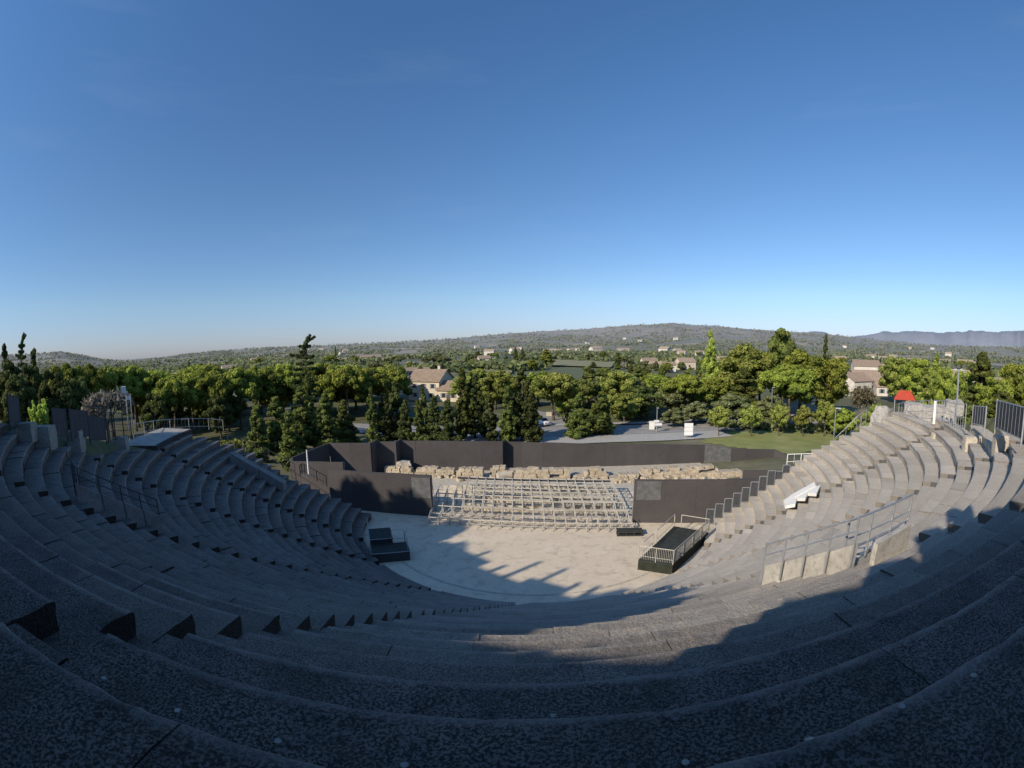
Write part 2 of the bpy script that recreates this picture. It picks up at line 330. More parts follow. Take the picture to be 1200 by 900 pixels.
# ------------------------------------------------------------------ ground
def make_ground():
    b = MB(); NA = 400
    rad = list(np.concatenate([np.linspace(1, 130, 110), np.geomspace(132, 9000, 120)]))
    vs = [(0, 20, terr(0, 20))]
    for r in rad:
        for i in range(NA):
            a = 2*PI*i/NA; x, y = r*math.sin(a), 20+r*math.cos(a); vs.append((x, y, terr(x, y)))
    fs = [(0, 1+(i+1) % NA, 1+i) for i in range(NA)]
    for k in range(len(rad)-1):
        o = 1+k*NA
        fs += [(o+i, o+(i+1) % NA, o+NA+(i+1) % NA, o+NA+i) for i in range(NA)]
    b.add(vs, fs); g = b.build('ground', M['ground'], smooth=True); tag(g, kind='structure')
    # far mountains
    MT = [(800, 398), (900, 395), (930, 391), (955, 388), (965, 389), (985, 396), (1010, 393), (1025, 391), (1035, 387.5), (1045, 389), (1060, 388.5), (1075, 388), (1090, 388.5), (1110, 390), (1130, 388.5), (1150, 387.5), (1165, 390), (1180, 388), (1195, 387), (1230, 388), (1300, 398)]
    b = MB(); xs = np.linspace(800, 1300, 260); n = len(xs); vs = []
    for lv, (Dm, fr) in enumerate([(9500, -.3), (10200, .35), (11000, .72), (12000, 1.), (13500, .6)]):
        for i, x in enumerate(xs):
            y = interp(x, MT); p = atd(x, y, 12000); a = math.atan2(p.x, p.y)
            hgt = p.z*(1+.055*mn.fractal(Vector((x/9, 1.3, 0)), .7, 2., 6))
            f = fr*(1+.30*mn.fractal(Vector((x/14+lv*.3, lv*.7, 5.)), 1., 2., 5)*(0 if fr == 1 else 1))
            vs.append((Dm*math.sin(a), Dm*math.cos(a), hgt*f if fr > 0 else -60))
    fs = [(l*n+i, l*n+i+1, (l+1)*n+i+1, (l+1)*n+i) for l in range(4) for i in range(n-1)]
    b.add(vs, fs); k = NT('blue_far_ridges'); f = k.noise(k.pos(), .002, 6, .65); k.color(k.ramp(f, [(.3, (.225, .25, .30)), (.7, (.28, .30, .335))]))  # haze over the ridges is put into their blue colour
    tag(b.build('mountains', k.m, smooth=True), kind='structure')
make_ground()
def flat(name, pts, z, m, kind='structure', dz=None, sub=1):
    b = MB(); n = len(pts); b.add([(p[0], p[1], z if dz is None else terr(p[0], p[1])+dz) for p in pts], [tuple(range(n))]); o = b.build(name, m); tag(o, kind=kind); return o
# orchestra and stage yard
pts = [(CX+17.5*math.sin(t), CY-17.5*math.cos(t)) for t in np.linspace(R(-89), R(84), 60)] + [(24, 39), (24, 64), (-26, 64), (-26, 40.5)]
flat('orchestra_floor', pts, .03, M['sand'])

# ------------------------------------------------------------------ seating
STAIRS = [-67, -49, -27, -5.5, 17, 37, 57.5]
def block(b, r, z, h, W, a0, a1, notch, tint, nearest, deep=None):
    """one block of stone of a row, from angle a0 to a1 (degrees)"""
    L = R(a1-a0)*r
    fine = nearest < 9
    n = max(2, int(L/(.07 if fine else .4)))
    hb = h if deep is None else deep
    f_ = .45 if fine else 1.; jr, jz = random.gauss(0, .014)*f_, random.gauss(0, .011)*f_; j2 = random.gauss(0, .010)*f_
    if fine: prof = [(.05, -hb-.03), (.045, -.33), (.03, -.22), (.015, -.12), (.0, -.032), (.004, -.010), (.016, -.001), (.09, 0), (.19, .003), (.28, .003), (.37, .004), (.46, .004), (.55, .004), (.64, .004), (.73, .004), (W, .003), (W+.05, -.03)]
    else: prof = [(.05, -hb-.03), (.04, -.2), (.0, -.05), (.012, -.015), (.045, 0), (W*.5, .004), (W, .003), (W+.05, -.03)]
    if notch: prof = [(.43, -hb), (.42, -.03), (.45, -.004), (W, 0), (W+.05, -.03)]
    P = len(prof); vs = []; ts = []
    gap = .0025/r; cx = cxr(r)
    for i in range(n+1):
        a = R(a0)+gap+(R(a1-a0)-2*gap)*i/n
        for q, (dr, dz) in enumerate(prof):
            rr, zz = r+dr+jr, z+dz+jz+j2*(i/n-.5)*2
            if q > 0 and q < P-1:
                x, y = cx+rr*math.sin(a), CY-rr*math.cos(a)
                if fine:
                    nz = mn.noise(Vector((x*3.5, y*3.5, zz*3.5)))*1.2+.8*mn.noise(Vector((x*11, y*11, zz*11)))
                    if dr > .05: zz += .016*nz
                    else: rr += .036*nz; zz += (.024*nz-.05*max(0, mn.noise(Vector((x*2.3+7, y*2.3, 4.)))-.45)) if q > 2 else 0
                else:
                    nz = mn.noise(Vector((x*2.2, y*2.2, zz*3)))
                    zz += .014*nz; rr += .018*nz if dr < .1 else 0
            vs.append((cx+rr*math.sin(a), CY-rr*math.cos(a), zz))
            e = .75 if (.0 <= dr <= .032 and -.06 < dz <= 0) else (.25 if dr < .11 and dz > -.06 else 0.)
            if fine: e = (0, 0, 0, 0, .45, 1., .75, 0, 0, 0, 0, 0, 0, 0, 0, 0, 0, 0)[q]
            if notch: e = .2 if q == 2 else 0
            ts.append((tint[0], e*tint[1], tint[2]))
    fs = [(i*P+q, (i+1)*P+q, (i+1)*P+q+1, i*P+q+1) for i in range(n) for q in range(P-1)]
    fs += [tuple(range(len(vs), len(vs)+P)), tuple(len(vs)+P+q for q in range(P-1, -1, -1))]
    vs += vs[:P]+vs[n*P:n*P+P]; ts += [(.3, 0, (-.92 if notch or nearest > 50 else -.75) if a1 < 6 else -.5)]*(2*P)      # dirt in the joints, and shade painted black on the stair notch ends
    b.add(vs, [tuple(reversed(f)) for f in fs], ts)
theatre = thing('theatre_seating', 'curved grey stone rows of seats of the open-air theatre around the orchestra', 'seating', (CX, CY, 0))
def seats():
    nrow = len(ROWS)
    for k, (r, z) in enumerate(ROWS):
        h = .46
        if k == 0: h = z+.05
        W = .93 if k < 23 else .8
        lo, hi = lim(r+.4); lo += random.uniform(-.6, .6); hi += random.uniform(-1.3, 1.)
        b = MB()
        cuts = []
        for s in STAIRS:
            hw = math.degrees(.40/r)
            if lo < s-hw-1 and s+hw+1 < hi: cuts.append((s-hw, s+hw))
        segs = []; a = lo
        for c in cuts: segs.append((a, c[0], 0)); segs.append((c[0], c[1], 1)); a = c[1]
        segs.append((a, hi, 0))
        rowtone = random.gauss(0, .05)
        for a0, a1, nt_ in segs:
            if nt_:
                m = pol(r, (a0+a1)/2, z); dist = (m-Vector((0, 0, H))).length
                t = (min(1, max(0, .35+rowtone+random.gauss(0, .1))), 0. if a0 > 10 else .2, -.62 if a0 > 10 else 0)  # right-hand notches painted darker to tone down their sunlit faces
                if k in (20,): pass
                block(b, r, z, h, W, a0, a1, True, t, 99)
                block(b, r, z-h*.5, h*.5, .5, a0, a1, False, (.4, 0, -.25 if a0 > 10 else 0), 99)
                continue
            x = a0
            while x < a1-.01:
                L = random.uniform(1.0, 2.3); d = math.degrees(L/r); e = x+d
                if a1-e < math.degrees(.6/r): e = a1
                m = pol(r, (x+e)/2, z); dist = (m-Vector((0, 0, H))).length
                am = (x+e)/2
                tone = .5+rowtone+random.gauss(0, .13)
                if random.random() < .05: tone += .35
                deep = None
                if x == lo or e == hi: deep = min(3.5, max(h, z-terr(m.x, m.y)+.6))
                wh = 0.
                block(b, r, z, h, W, x, e, False, (min(1, max(0, tone)), random.uniform(.5, 1.), wh), dist, deep)
                x = e
        b.v = [(p[0]-CX, p[1]-CY, p[2]) for p in b.v]
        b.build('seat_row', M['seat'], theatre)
    # walkway behind the last row
    b = MB(); vs = []; fs = []; n = 90
    for i in range(n+1):
        a = -46+82*i/n
        for r, z in ((38.9, 14.55), (46.5, 14.62), (46.5, 13.5)): p = pol(r, a, z); vs.append((p.x-CX, p.y-CY, p.z))
    for i in range(n): fs += [(i*3, i*3+1, i*3+4, i*3+3), (i*3+1, i*3+2, i*3+5, i*3+4)]
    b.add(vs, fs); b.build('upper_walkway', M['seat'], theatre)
    # low kerb that rings the orchestra
    b = MB()
    for i in range(46):
        a = -80+150*i/46; p, q = pol(12.6, a+.12), pol(12.6, a+3.15)
        b.slab(p-Vector((CX, CY, 0)), q-Vector((CX, CY, 0)), .16, -.05, .055, -.05, .055+random.uniform(-.008, .008), (random.uniform(.5, 1), .3, .15))
    b.build('orchestra_kerb', M['pale'], theatre)
seats()

def hit(px, py, up=0.):                  # where a sight line lands on the seating slope
    d = ray(px, py); t = 1.
    while t < 120:
        x, y, z = d[0]*t, d[1]*t, H+d[2]*t
        if z < zs(math.hypot(x-CX, y-CY))+up: break
        t += .03
    return Vector((x, y, z-up))

# ------------------------------------------------------------------ stones and ruins
def rock_mesh(b, c, d, rz=0., amp=.12, seg=.35, t=(.5, 0, 0), taper=.85, freq=1.6, seed=0.):
    """rough-hewn block with an uneven surface; c is the middle of its base"""
    bm = bmesh.new(); bmesh.ops.create_cube(bm, size=1.)
    cuts = max(2, min(14, int(max(d)/seg)))
    bmesh.ops.subdivide_edges(bm, edges=bm.edges[:], cuts=cuts, use_grid_fill=True)
    cs, sn = math.cos(rz), math.sin(rz); vs = []
    for v in bm.verts:
        p = v.co; k = 1-(1-taper)*(p.z+.5)
        # round the corners slightly
        q = Vector((p.x*k, p.y*k, p.z)); m = 1-.12*max(0, (abs(p.x)+abs(p.y)+abs(p.z)-1.)); q *= m
        x, y, z = q.x*d[0], q.y*d[1], (q.z+.5)*d[2]
        n = mn.noise_vector(Vector((x*freq+seed, y*freq, z*freq+c[0])))+.5*mn.noise_vector(Vector((x*freq*2.7+seed, y*freq*2.7, z*freq*2.7)))
        x += n.x*amp; y += n.y*amp; z += n.z*amp*(.4 if p.z < 0 else 1.4)
        vs.append((c[0]+x*cs-y*sn, c[1]+x*sn+y*cs, c[2]+z))
    b.add(vs, [[v.index for v in f.verts] for f in bm.faces], t); bm.free()

RUINS = [(450, 484, 544.5, 553.5, 55.5, 'low flat pale ruin footing at the foot of the stepped black screens'), (485, 532, 546, 556, 55.0, 'long low tan ruined wall just right of the step in the black screens'),
    (534, 566, 545.5, 559, 54.0, 'ruined wall stump with a green weed growing at its left end'), (574, 602, 544, 553, 55.0, 'rounded pale ruin blocks right behind the fallen column piece'),
    (602, 669, 545, 563, 53.0, 'broad reddish cream ruined wall behind the middle of the stage frame'), (671, 690, 547, 561, 53.4, 'short squat ruin pier between two wider ruin walls'),
    (690, 714, 545.5, 559, 53.4, 'ruin block with a notch at its foot'), (716, 749, 554, 566, 52.0, 'low broken ruin wall showing a dark gap behind it'),
    (750, 765, 547, 564, 52.6, 'upright square ruin pier beside the right black wing wall'), (766, 812, 545, 564, 52.4, 'ruined wall seen just over the left half of the right black wing wall'),
    (813, 842, 543, 564, 52.0, 'tallest rounded pale ruin showing over the right black wing wall'), (838, 872, 552, 565, 51.0, 'ruin sloping down to the right above the right black wing wall')]
for i, (x0, x1, yt, yb, Y, lab) in enumerate(RUINS):
    Y -= 1.7; p, q = aty(x0, yt+1.2, Y), aty(x1, yt+1.2, Y); b = MB()
    wd = q.x-p.x; hh = max(.8, (p.z+q.z)/2)
    zc = 0.; x0_, x1_ = p.x, q.x; nc = 0; hh *= .84
    while zc < hh-.08:                               # courses of broken masonry, each shorter and more gapped than the one below
        ch = min(random.uniform(.32, .55), max(.2, hh-zc)); x = x0_+random.uniform(0, .25)*nc
        while x < x1_-.25:
            L = min(random.uniform(.55, 1.5), x1_-x); u = (x+L/2-x0_)/wd
            lim_ = hh*(.72+.33*math.sin(PI*min(1, max(0, u)))**.6+.12*mn.noise(Vector((x*.9, i*3.1, 0))))
            if zc+ch*.5 < lim_ and (nc == 0 or random.random() > .22):
                rock_mesh(b, (x+L/2, Y+.6+random.uniform(-.12, .12), zc-.03), (L+.03, 1.5-.2*nc, ch+.05), random.uniform(-.10, .02), .055, .22, taper=.95, freq=1.9, seed=i*7.3+x)
            x += L
        zc += ch; nc += 1
    for q_ in range(5):
        sz_ = random.uniform(.25, .6); rock_mesh(b, (x0_+wd*random.uniform(.0, 1.), Y-.5+random.uniform(-.5, .2), 0), (sz_*1.3, sz_, sz_*.7), random.random()*3, .07, .2, seed=i+q_*3.)
    tag(b.build('ruined_wall', M['ruin'], smooth=False), lab, 'ruin', 'pale ruined walls behind the stage')
b = MB(); p, q = aty(583, 556, 52), aty(599, 553, 52.6); b.tube((p.x, p.y, .45), (q.x, q.y, .5), .42, 14); o = b.build('column_drum', M['pale'], smooth=False)
tag(o, 'pale piece of fallen column lying before the ruined walls', 'column piece')
b = MB(); p = aty(473, 546, 55)
rock_mesh(b, (p.x, 55, .75), (1.9, 1.1, .7), .2, .12, .3, seed=3.); tag(b.build('stone_block', M['pale']), 'pale stone block resting on the ruin by the second black screen', 'stone block')
# three long pale sills of the old stage front under the frame
for i, (Y, x0, x1, h) in enumerate([(41.6, -4.6, 9.2, .58), (44.0, -3.2, 9.0, .78), (46.6, -7.2, 8.9, .95)]):
    b = MB(); x = x0
    while x < x1:
        L = random.uniform(1., 2.2); rock_mesh(b, (x+L/2, Y-.12*x*.5+.3, 0), (L-.04, .55, h*random.uniform(.85, 1.08)), -.07, .05, .3, taper=.96, seed=x); x += L
    tag(b.build('stage_sill', M['pale']), ['long pale stone sill under the front of the stage frame', 'long pale stone sill under the middle of the stage frame', 'long pale stone sill under the back of the stage frame'][i], 'stone sill', 'stone sills under the stage frame')
flat('ruined_stage_floor', [(-9, 48.2), (11, 46.5), (22, 46), (24, 58), (-20, 62), (-22, 49)], .05, M['pale'])

# ------------------------------------------------------------------ black screens
def screen_wall(name, label, a, b_, zt0, zt1, th=.18, z0=0., parts=None, group='black cloth screens around the stage'):
    t = thing(name, label, 'screen', (a[0], a[1], 0), group=group)
    A = Vector(a[:2]); B = Vector(b_[:2]); off = A.copy()
    L = (B-A).length; n = max(1, round(L/2.5)); d = (B-A)/n; nrm = Vector((-d.y, d.x)).normalized()
    for i in range(n):                              # sheets hung side by side, each a hair off its neighbour
        m = MB(); e0, e1 = random.uniform(-.014, .014), random.uniform(-.014, .014); zz0 = zt0+(zt1-zt0)*i/n; zz1 = zt0+(zt1-zt0)*(i+1)/n
        p, q = A+d*i+nrm*e0-off, A+d*(i+1)-d.normalized()*.006+nrm*e1-off
        m.slab(p, q, th, z0, zz0+random.uniform(-.02, .02), z0, zz1+random.uniform(-.02, .02), (random.uniform(.2, .8), 0, 0)); m.build('cloth_sheet', M['black'], t)
    for i in range(n+1):                             # braced poles behind
        p = A+d*i+nrm*(.22)-off; zt = zt0+(zt1-zt0)*i/n
        f = MB(); f.tube((*p, z0), (*p, zt-.05), .03, 5); f.tube((*(p+nrm*1.1), z0), (*p, zt*.8), .025, 5); f.build('back_pole', M['steel'], t)
    if parts:
        for (u0, u1, v0, v1, mm, nm) in parts:
            g = MB(); p, q = A+(B-A)*u0-nrm*(th/2+.03)-off, A+(B-A)*u1-nrm*(th/2+.03)-off
            g.slab(p, q, .02, v0, v1, v0, v1); g.build(nm, M[mm], t)
    return t
def zat(px, py, y): return aty(px, py, y).z
SEG = [('black screen at the far left of the back row with a slanted shadow across it', 386, 434, 52.5, 519, 519), ('narrow black screen set back between two deep shadows', 432, 464, 54.6, 517.5, 517.5),
    ('wide black screen left of the small step near the centre', 462, 589, 56.2, 516, 517), ('longest black screen behind the middle of the ruins', 586, 826, 57.4, 517, 521),
    ('grey netting screen between the two right black screens', 826, 857, 56.8, 521.5, 525), ('right-hand black screen with a corner cut off beside the lawn', 857, 908, 56.2, 525.5, 526.5)]
for i, (lab, x0, x1, Y, t0, t1) in enumerate(SEG):
    a, c = aty(x0, t0, Y), aty(x1, t1, Y-.6 if i >= 3 else Y)
    o = screen_wall('back_screen', lab, a, c, a.z, c.z)
    if i == 4:
        for ch in o.children:
            if ch.name.startswith('cloth_sheet'): ch.data.materials[0] = M['mesh']
    if i == 5:
        e = aty(931, 540, 53.); m = MB(); m.slab((c.x-a.x, c.y-a.y), (e.x-a.x, e.y-a.y), .18, 0, c.z, 0, max(.6, e.z)); m.build('tapered_end', M['black'], o)
    if i < 3:                                        # the return that closes the step to the next screen
        Yn = SEG[i+1][3]; m = MB(); m.slab((c.x-a.x, .1), (c.x-a.x+.15, Yn-Y+.3), .15, 0, c.z-.02, 0, c.z-.02); m.build('return_panel', M['black'], o)
def recolour(): pass
# the first screen folds forward on the left and throws a slanted shadow
a = aty(386, 519, 52.5); screen_wall('side_screen', 'black screen folded forward at the left end of the back row', (-23.4, 45.9), (a.x-.1, 52.4), 3.75, a.z)
# wing walls
a, c = aty(385, 550, 41.6), aty(505, 557, 40.15)
screen_wall('wing_wall', 'black wing wall on the left of the stage with tree shadows on it', a, c, a.z, c.z, .3, parts=[(.825, .995, 1.75, 3.62, 'mesh', 'netting_patch')])
a, c = atz(741, 612), Vector((20.6, 35.6, 0)); zt0 = aty(741, 562, a.y).z; zt1 = aty(884, 560, 35.9).z
screen_wall('wing_wall', 'black wing wall on the right of the stage in full sun', a, c, zt0, zt1, .3, parts=[(.02, .215, zt0-1.75, zt0-.08, 'mesh', 'netting_patch')])
a, c = aty(340, 540.5, 45.5), aty(402, 541.5, 45.0); screen_wall('side_screen', 'low black screen behind the left wing wall next to the white post', a, c, a.z, c.z)
a, c = aty(871, 551, 44.), aty(912, 551, 43); screen_wall('side_screen', 'small black screen behind the right wing wall near the seats', a, c, a.z, c.z)
# stepped dark panels on the row ends at the right
t = thing('stepped_screen', 'grey framed dark panels climbing the row ends like steps beside the right wing wall', 'screen', (0, 0, 0))
for j in range(10):
    r, z = ROWS[j]; ang = interp(r, [(13, 76), (16, 76.5), (20, 77.5), (22, 79)])-1.2
    p, q = pol(r+.05, ang), pol(r+.75, ang); hh = 1.25 if j < 8 else .7
    b = MB(); b.slab(p, q, .05, z+.05, z+hh, z+.05, z+hh); pn = b.build('panel', M['screen'], t)
    f = MB()
    for a, c in (((*p.xy, z), (*p.xy, z+hh+.03)), ((*q.xy, z), (*q.xy, z+hh+.03)), ((*p.xy, z+hh+.03), (*q.xy, z+hh+.03)), ((*p.xy, z+.05), (*q.xy, z+.05))): f.tube(a, c, .035, 5)
    f.build('frame', M['steel'], pn)

# ------------------------------------------------------------------ stage substructure
t = thing('stage_frame', 'pale metal scaffold frame of a stage without its floor between the black wing walls', 'stage frame', (1.2, 43, 0))
ox, oy = 1.2, 43.
sx0, sx1 = -7.2, 9.7
def sy(x, v): return 38.35-.14*(x+7.2)+v           # the frame stands square to the stage front, turned a little
def levels(v): return .62 if v < 1.6 else (.95 if v < 3.2 else 1.2+.05*v)
NX = 19; vs_ = [0., 1.1, 2.2, 3.3, 4.4, 5.5, 6.6, 7.7, 8.6, 9.5]
xs = [sx0+(sx1-sx0)*i/NX for i in range(NX+1)]
for v in vs_:                                       # rows of uprights with their ledgers
    b = MB(); hv = levels(v)
    for i, x in enumerate(xs):
        if v > 6 and x < -5.: continue
        y = sy(x, v); b.tube((x-ox, y-oy, 0), (x-ox, y-oy, hv+random.uniform(-.02, .03)), .045, 6)
        b.box((x-ox, y-oy, .02), (.2, .2, .03), -.14)
        if i < NX and not (v > 6 and xs[i] < -5.):
            x2 = xs[i+1]; y2 = sy(x2, v)
            b.tube((x-ox, y-oy, hv-.03), (x2-ox, y2-oy, hv-.03), .05, 6)
            b.tube((x-ox, y-oy, .22), (x2-ox, y2-oy, .22), .03, 5)
    b.build('ledger_row', M['alu'], t)
for i, x in enumerate(xs):                          # trusses running back, with braces
    b = MB()
    for a, c in zip(vs_[:-1], vs_[1:]):
        if a > 5.5 and x < -5.: continue
        ya, yc = sy(x, a), sy(x, c); ha, hc = levels(a), levels(c)
        b.tube((x-ox, ya-oy, ha), (x-ox+.05, yc-oy, hc), .045, 6)
        b.tube((x-ox+.06, ya-oy, .1), (x-ox+.06, yc-oy, hc-.1), .028, 5)
    # leaning struts along the front
    y0 = sy(x, 0); b.tube((x-ox-.28, y0-oy-.55, 0), (x-ox+.05, y0-oy+.75, .95), .035, 6)
    b.build('truss', M['alu'], t)
for i in range(0, NX, 1):
    x, x2 = xs[i], xs[i+1]; v = random.choice(vs_[1:8])
    if v > 6 and x < -5.: continue
    b = MB(); b.tube((x-ox, sy(x, v)-oy, .1), (x2-ox, sy(x2, v)-oy, levels(v)-.05), .03, 5); b.build('brace', M['alu'], t)
for v, i0, i1 in ((2.2, 3, 19), (5.5, 4, 16), (3.3, 6, 19), (7.7, 7, 15), (4.4, 10, 19), (1.1, 4, 18)):     # loose planks left on the frame
    b = MB(); hv = levels(v)+.06
    x = xs[i0]
    while x < xs[i1]-.8:
        L = random.uniform(1.8, 3.2); b.box((x+L/2-ox, sy(x+L/2, v)+random.uniform(-.05, .25)-oy, hv), (L, .28, .05), -.14+random.uniform(-.02, .02)); b.build('plank', M['pale'], t); b = MB(); x += L+random.choice((.03, .03, 1.1))
b = MB(); b.slab((sx0-ox+1.5, sy(sx0+1.5, 9.5)-oy), (sx1-ox, sy(sx1, 9.5)-oy), .12, 1.42, 1.6, 1.42, 1.6); b.build('rear_beam', M['darksteel'], t)

# ------------------------------------------------------------------ platforms in the orchestra
def railing(parent, pts, h, nm='railing', bars=1, infill=0., m='steel', rad=.025, post_name='post'):
    for i in range(bars):
        b = MB(); f = Vector((0, 0, h*(i+.6)/(bars+.6)*.83))
        for p, q in zip(pts[:-1], pts[1:]): b.tube(Vector(p)+f, Vector(q)+f, rad*.7, 5)
        b.build('lower_bar', M[m], parent)
    b = MB()
    for p, q in zip(pts[:-1], pts[1:]):
        p, q = Vector(p), Vector(q); up = Vector((0, 0, h))
        b.tube(p+up, q+up, rad, 6)
        if infill:
            n = int((q-p).length/infill)
            for i in range(1, n): u = p+(q-p)*i/n; b.tube(u+Vector((0, 0, .1)), u+up, rad*.45, 4)
    r_ = b.build(nm, M[m], parent)
    for p in pts:
        p = Vector(p); b = MB(); b.tube(p, p+Vector((0, 0, h+.02)), rad*1.2, 6); b.build(post_name, M[m], parent)
    return r_
A, B = atz(747, 668), atz(787, 674); C_, D_ = atz(829, 634), atz(789, 627)
t = thing('ramp_platform', 'dark decked platform inside silver barriers at the right edge of the orchestra', 'platform', A)
P = [q-A for q in (A, B, C_, D_)]; hz = .72
b = MB(); b.add([(p.x, p.y, 0) for p in P]+[(p.x, p.y, hz) for p in P], [(0, 1, 5, 4), (1, 2, 6, 5), (2, 3, 7, 6), (3, 0, 4, 7)]); b.build('skirt', M['skirt'], t)
b = MB(); b.add([(p.x, p.y, hz) for p in P]+[(p.x, p.y, hz+.06) for p in P], [(3, 2, 1, 0), (4, 5, 6, 7), (0, 1, 5, 4), (1, 2, 6, 5), (2, 3, 7, 6), (3, 0, 4, 7)]); b.build('deck', M['deck'], t)
up = Vector((0, 0, hz+.06)); F = lambda u, s, e: P[s]+(P[e]-P[s])*u+up
railing(t, [F(0, 0, 1), F(.5, 0, 1), F(1, 0, 1)], 1.05, 'barrier', 1, .11, 'alu', .03)
railing(t, [F(.02, 1, 2), F(.25, 1, 2), F(.5, 1, 2), F(.75, 1, 2), F(1, 1, 2)], 1.05, 'barrier', 1, .12, 'alu', .03)
railing(t, [F(.1, 0, 3), F(.34, 0, 3)], 1.05, 'barrier', 1, 0, 'alu', .03); railing(t, [F(.45, 0, 3), F(.7, 0, 3), F(1, 0, 3)], 1.05, 'barrier', 1, 0, 'alu', .03)
railing(t, [F(.2, 3, 2), F(.98, 3, 2)], 1.05, 'barrier', 1, 0, 'alu', .03)
A, B = atz(437, 661), atz(481, 657); dv = (B-A).normalized(); nv = Vector((-dv.y, dv.x, 0)); wd = (B-A).length
t = thing('stepped_platform', 'black two level platform with thin rails at the left edge of the orchestra', 'platform', A, math.atan2(dv.y, dv.x))
def plat(x0, x1, y0, y1, h):
    b = MB(); b.box(((x0+x1)/2, (y0+y1)/2, h/2), (x1-x0, y1-y0, h)); sk = b.build('skirt', M['darksteel'], t)
    b = MB(); b.box(((x0+x1)/2, (y0+y1)/2, h+.035), (x1-x0+.06, y1-y0+.06, .06)); b.build('deck', M['deck'], t)
    b = MB(); [b.tube(p, q, .03, 5) for p, q in (((x0, y0-.03, h+.05), (x1, y0-.03, h+.05)), ((x0-.03, y0, h+.05), (x0-.03, y1, h+.05)), ((x1+.03, y0, h+.05), (x1+.03, y1, h+.05)))]; b.build('deck_edge', M['steel'], t)
plat(0, wd, 0, 1.7, .72); plat(.0, wd*.62, 1.72, 3.9, 1.12)
railing(t, [(-.05, .1, .75), (-.05, 1.8, 1.15), (-.05, 3.8, 1.15)], 1.0, 'rail', 1, 0, 'steel', .022)
railing(t, [(wd-.1, .2, .75), (wd-.1, 1.6, .75)], 1.0, 'rail', 1, 0, 'steel', .022); railing(t, [(wd*.6, 1.9, .75), (wd*.95, 1.75, .75)], 1.0, 'rail', 1, 0, 'steel', .022)
A = atz(723, 629); t = thing('low_platform', 'small dark low platform at the right front corner of the stage frame', 'platform', A, -.12)
b = MB(); b.box((1.05, .45, .36), (2.1, .95, .08)); b.build('deck', M['deck'], t); b = MB(); b.box((1.05, .45, .05), (2.1, .95, .1)); b.build('base', M['darksteel'], t)
for x in (.1, .75, 1.4, 2.0):
    for y in (.05, .85): b = MB(); b.tube((x, y, .1), (x, y, .33), .04, 6); b.build('leg', M['darksteel'], t)

# ------------------------------------------------------------------ stair parapets in the seating
def parapet(ang, lab, extra):
    t = thing('stair_parapet', lab, 'parapet', pol(30.2, ang, 0), group='stair parapets with handrails')
    o = t.location
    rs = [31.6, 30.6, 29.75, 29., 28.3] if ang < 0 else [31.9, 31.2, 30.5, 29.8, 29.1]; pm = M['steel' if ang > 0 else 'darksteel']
    for r0, r1 in zip(rs[:-1], rs[1:]):
        p, q = pol(r0-.03, ang), pol(r1+.03, ang); z0, z1 = zs(r0), zs(r1)
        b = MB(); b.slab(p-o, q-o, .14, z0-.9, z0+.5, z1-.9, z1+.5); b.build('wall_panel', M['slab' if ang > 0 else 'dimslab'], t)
    for r in rs:
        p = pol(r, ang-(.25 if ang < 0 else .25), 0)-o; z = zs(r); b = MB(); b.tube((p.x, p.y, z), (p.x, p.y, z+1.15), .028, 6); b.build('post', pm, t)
    for u in (.82, 1.12):
        b = MB()
        for r0, r1 in zip(rs[:-1], rs[1:]): p, q = pol(r0, ang-.25, 0)-o, pol(r1, ang-.25, 0)-o; b.tube((p.x, p.y, zs(r0)+u), (q.x, q.y, zs(r1)+u), .024, 6)
        b.build('handrail', pm, t)
    pts = [pol(31.4, ang+a, 0)-o+Vector((0, 0, zs(31.4))) for a in extra]
    railing(t, pts, 1.1, 'walkway_rail', 3, 0, 'steel' if ang > 0 else 'darksteel', .026)
parapet(-29.4, 'dim stair parapet with a bent handrail on the shaded left seats', [0, -1.6, -3.2])
parapet(12.2, 'sunlit stair parapet with tall posts on the right seats at the shadow edge', [.4, 2.2, 4.2, 6.2])
# separate slab leaning above the right stair
p0, p1 = pol(32.2, 12.7), pol(32.2, 15.4); b = MB(); b.slab(p0, p1, .12, 10.1, 11.05, 10.1, 11.15); tag(b.build('wall_slab', M['slab']), 'shaded upright slab with a slanted end at the top of the right stair parapet', 'wall slab')
# mended white slabs over a flight on the right wing
t = thing('mended_steps', 'new white stone slabs mending a flight of steps on the sunny right wing', 'stone steps', hit(940, 580)); o_ = t.location.copy()
for poly in ([(918, 586.5), (930, 578), (944, 570.5), (954, 565), (956, 569), (944, 575.5), (931, 582.5), (919.5, 590.5)], [(919.5, 591.5), (931.5, 583.3), (944.5, 576.3), (956.3, 569.8), (961.5, 568.5), (957, 578), (947, 577.5), (944, 583.5), (934, 583.5), (932, 590.5), (921, 592.5)]):
    b = MB(); P_ = [hit(x, y, .02)+Vector((0, 0, .02))-o_ for x, y in poly]; n = len(P_); b.add([tuple(p) for p in P_]+[(p.x, p.y, p.z-.22) for p in P_], [tuple(range(n))]+[(i, i+n, (i+1) % n+n, (i+1) % n) for i in range(n)]); b.build('slab', M['white'], t)
# sloped coping slab on the left wing
b = MB()
for (r0, r1, o_) in ((24.4, 22.2, 0), (22.15, 20.2, .06)):
    p, q = pol(r0, -79.5), pol(r1, -79.0); b.slab(p, q, .8, zs(r0)-.3, zs(r0)+.62-o_, zs(r1)-.3, zs(r1)+.58-o_)
tag(b.build('sloped_coping', M['dimslab']), 'pale sloped coping slab running down the left wing of seats', 'coping')
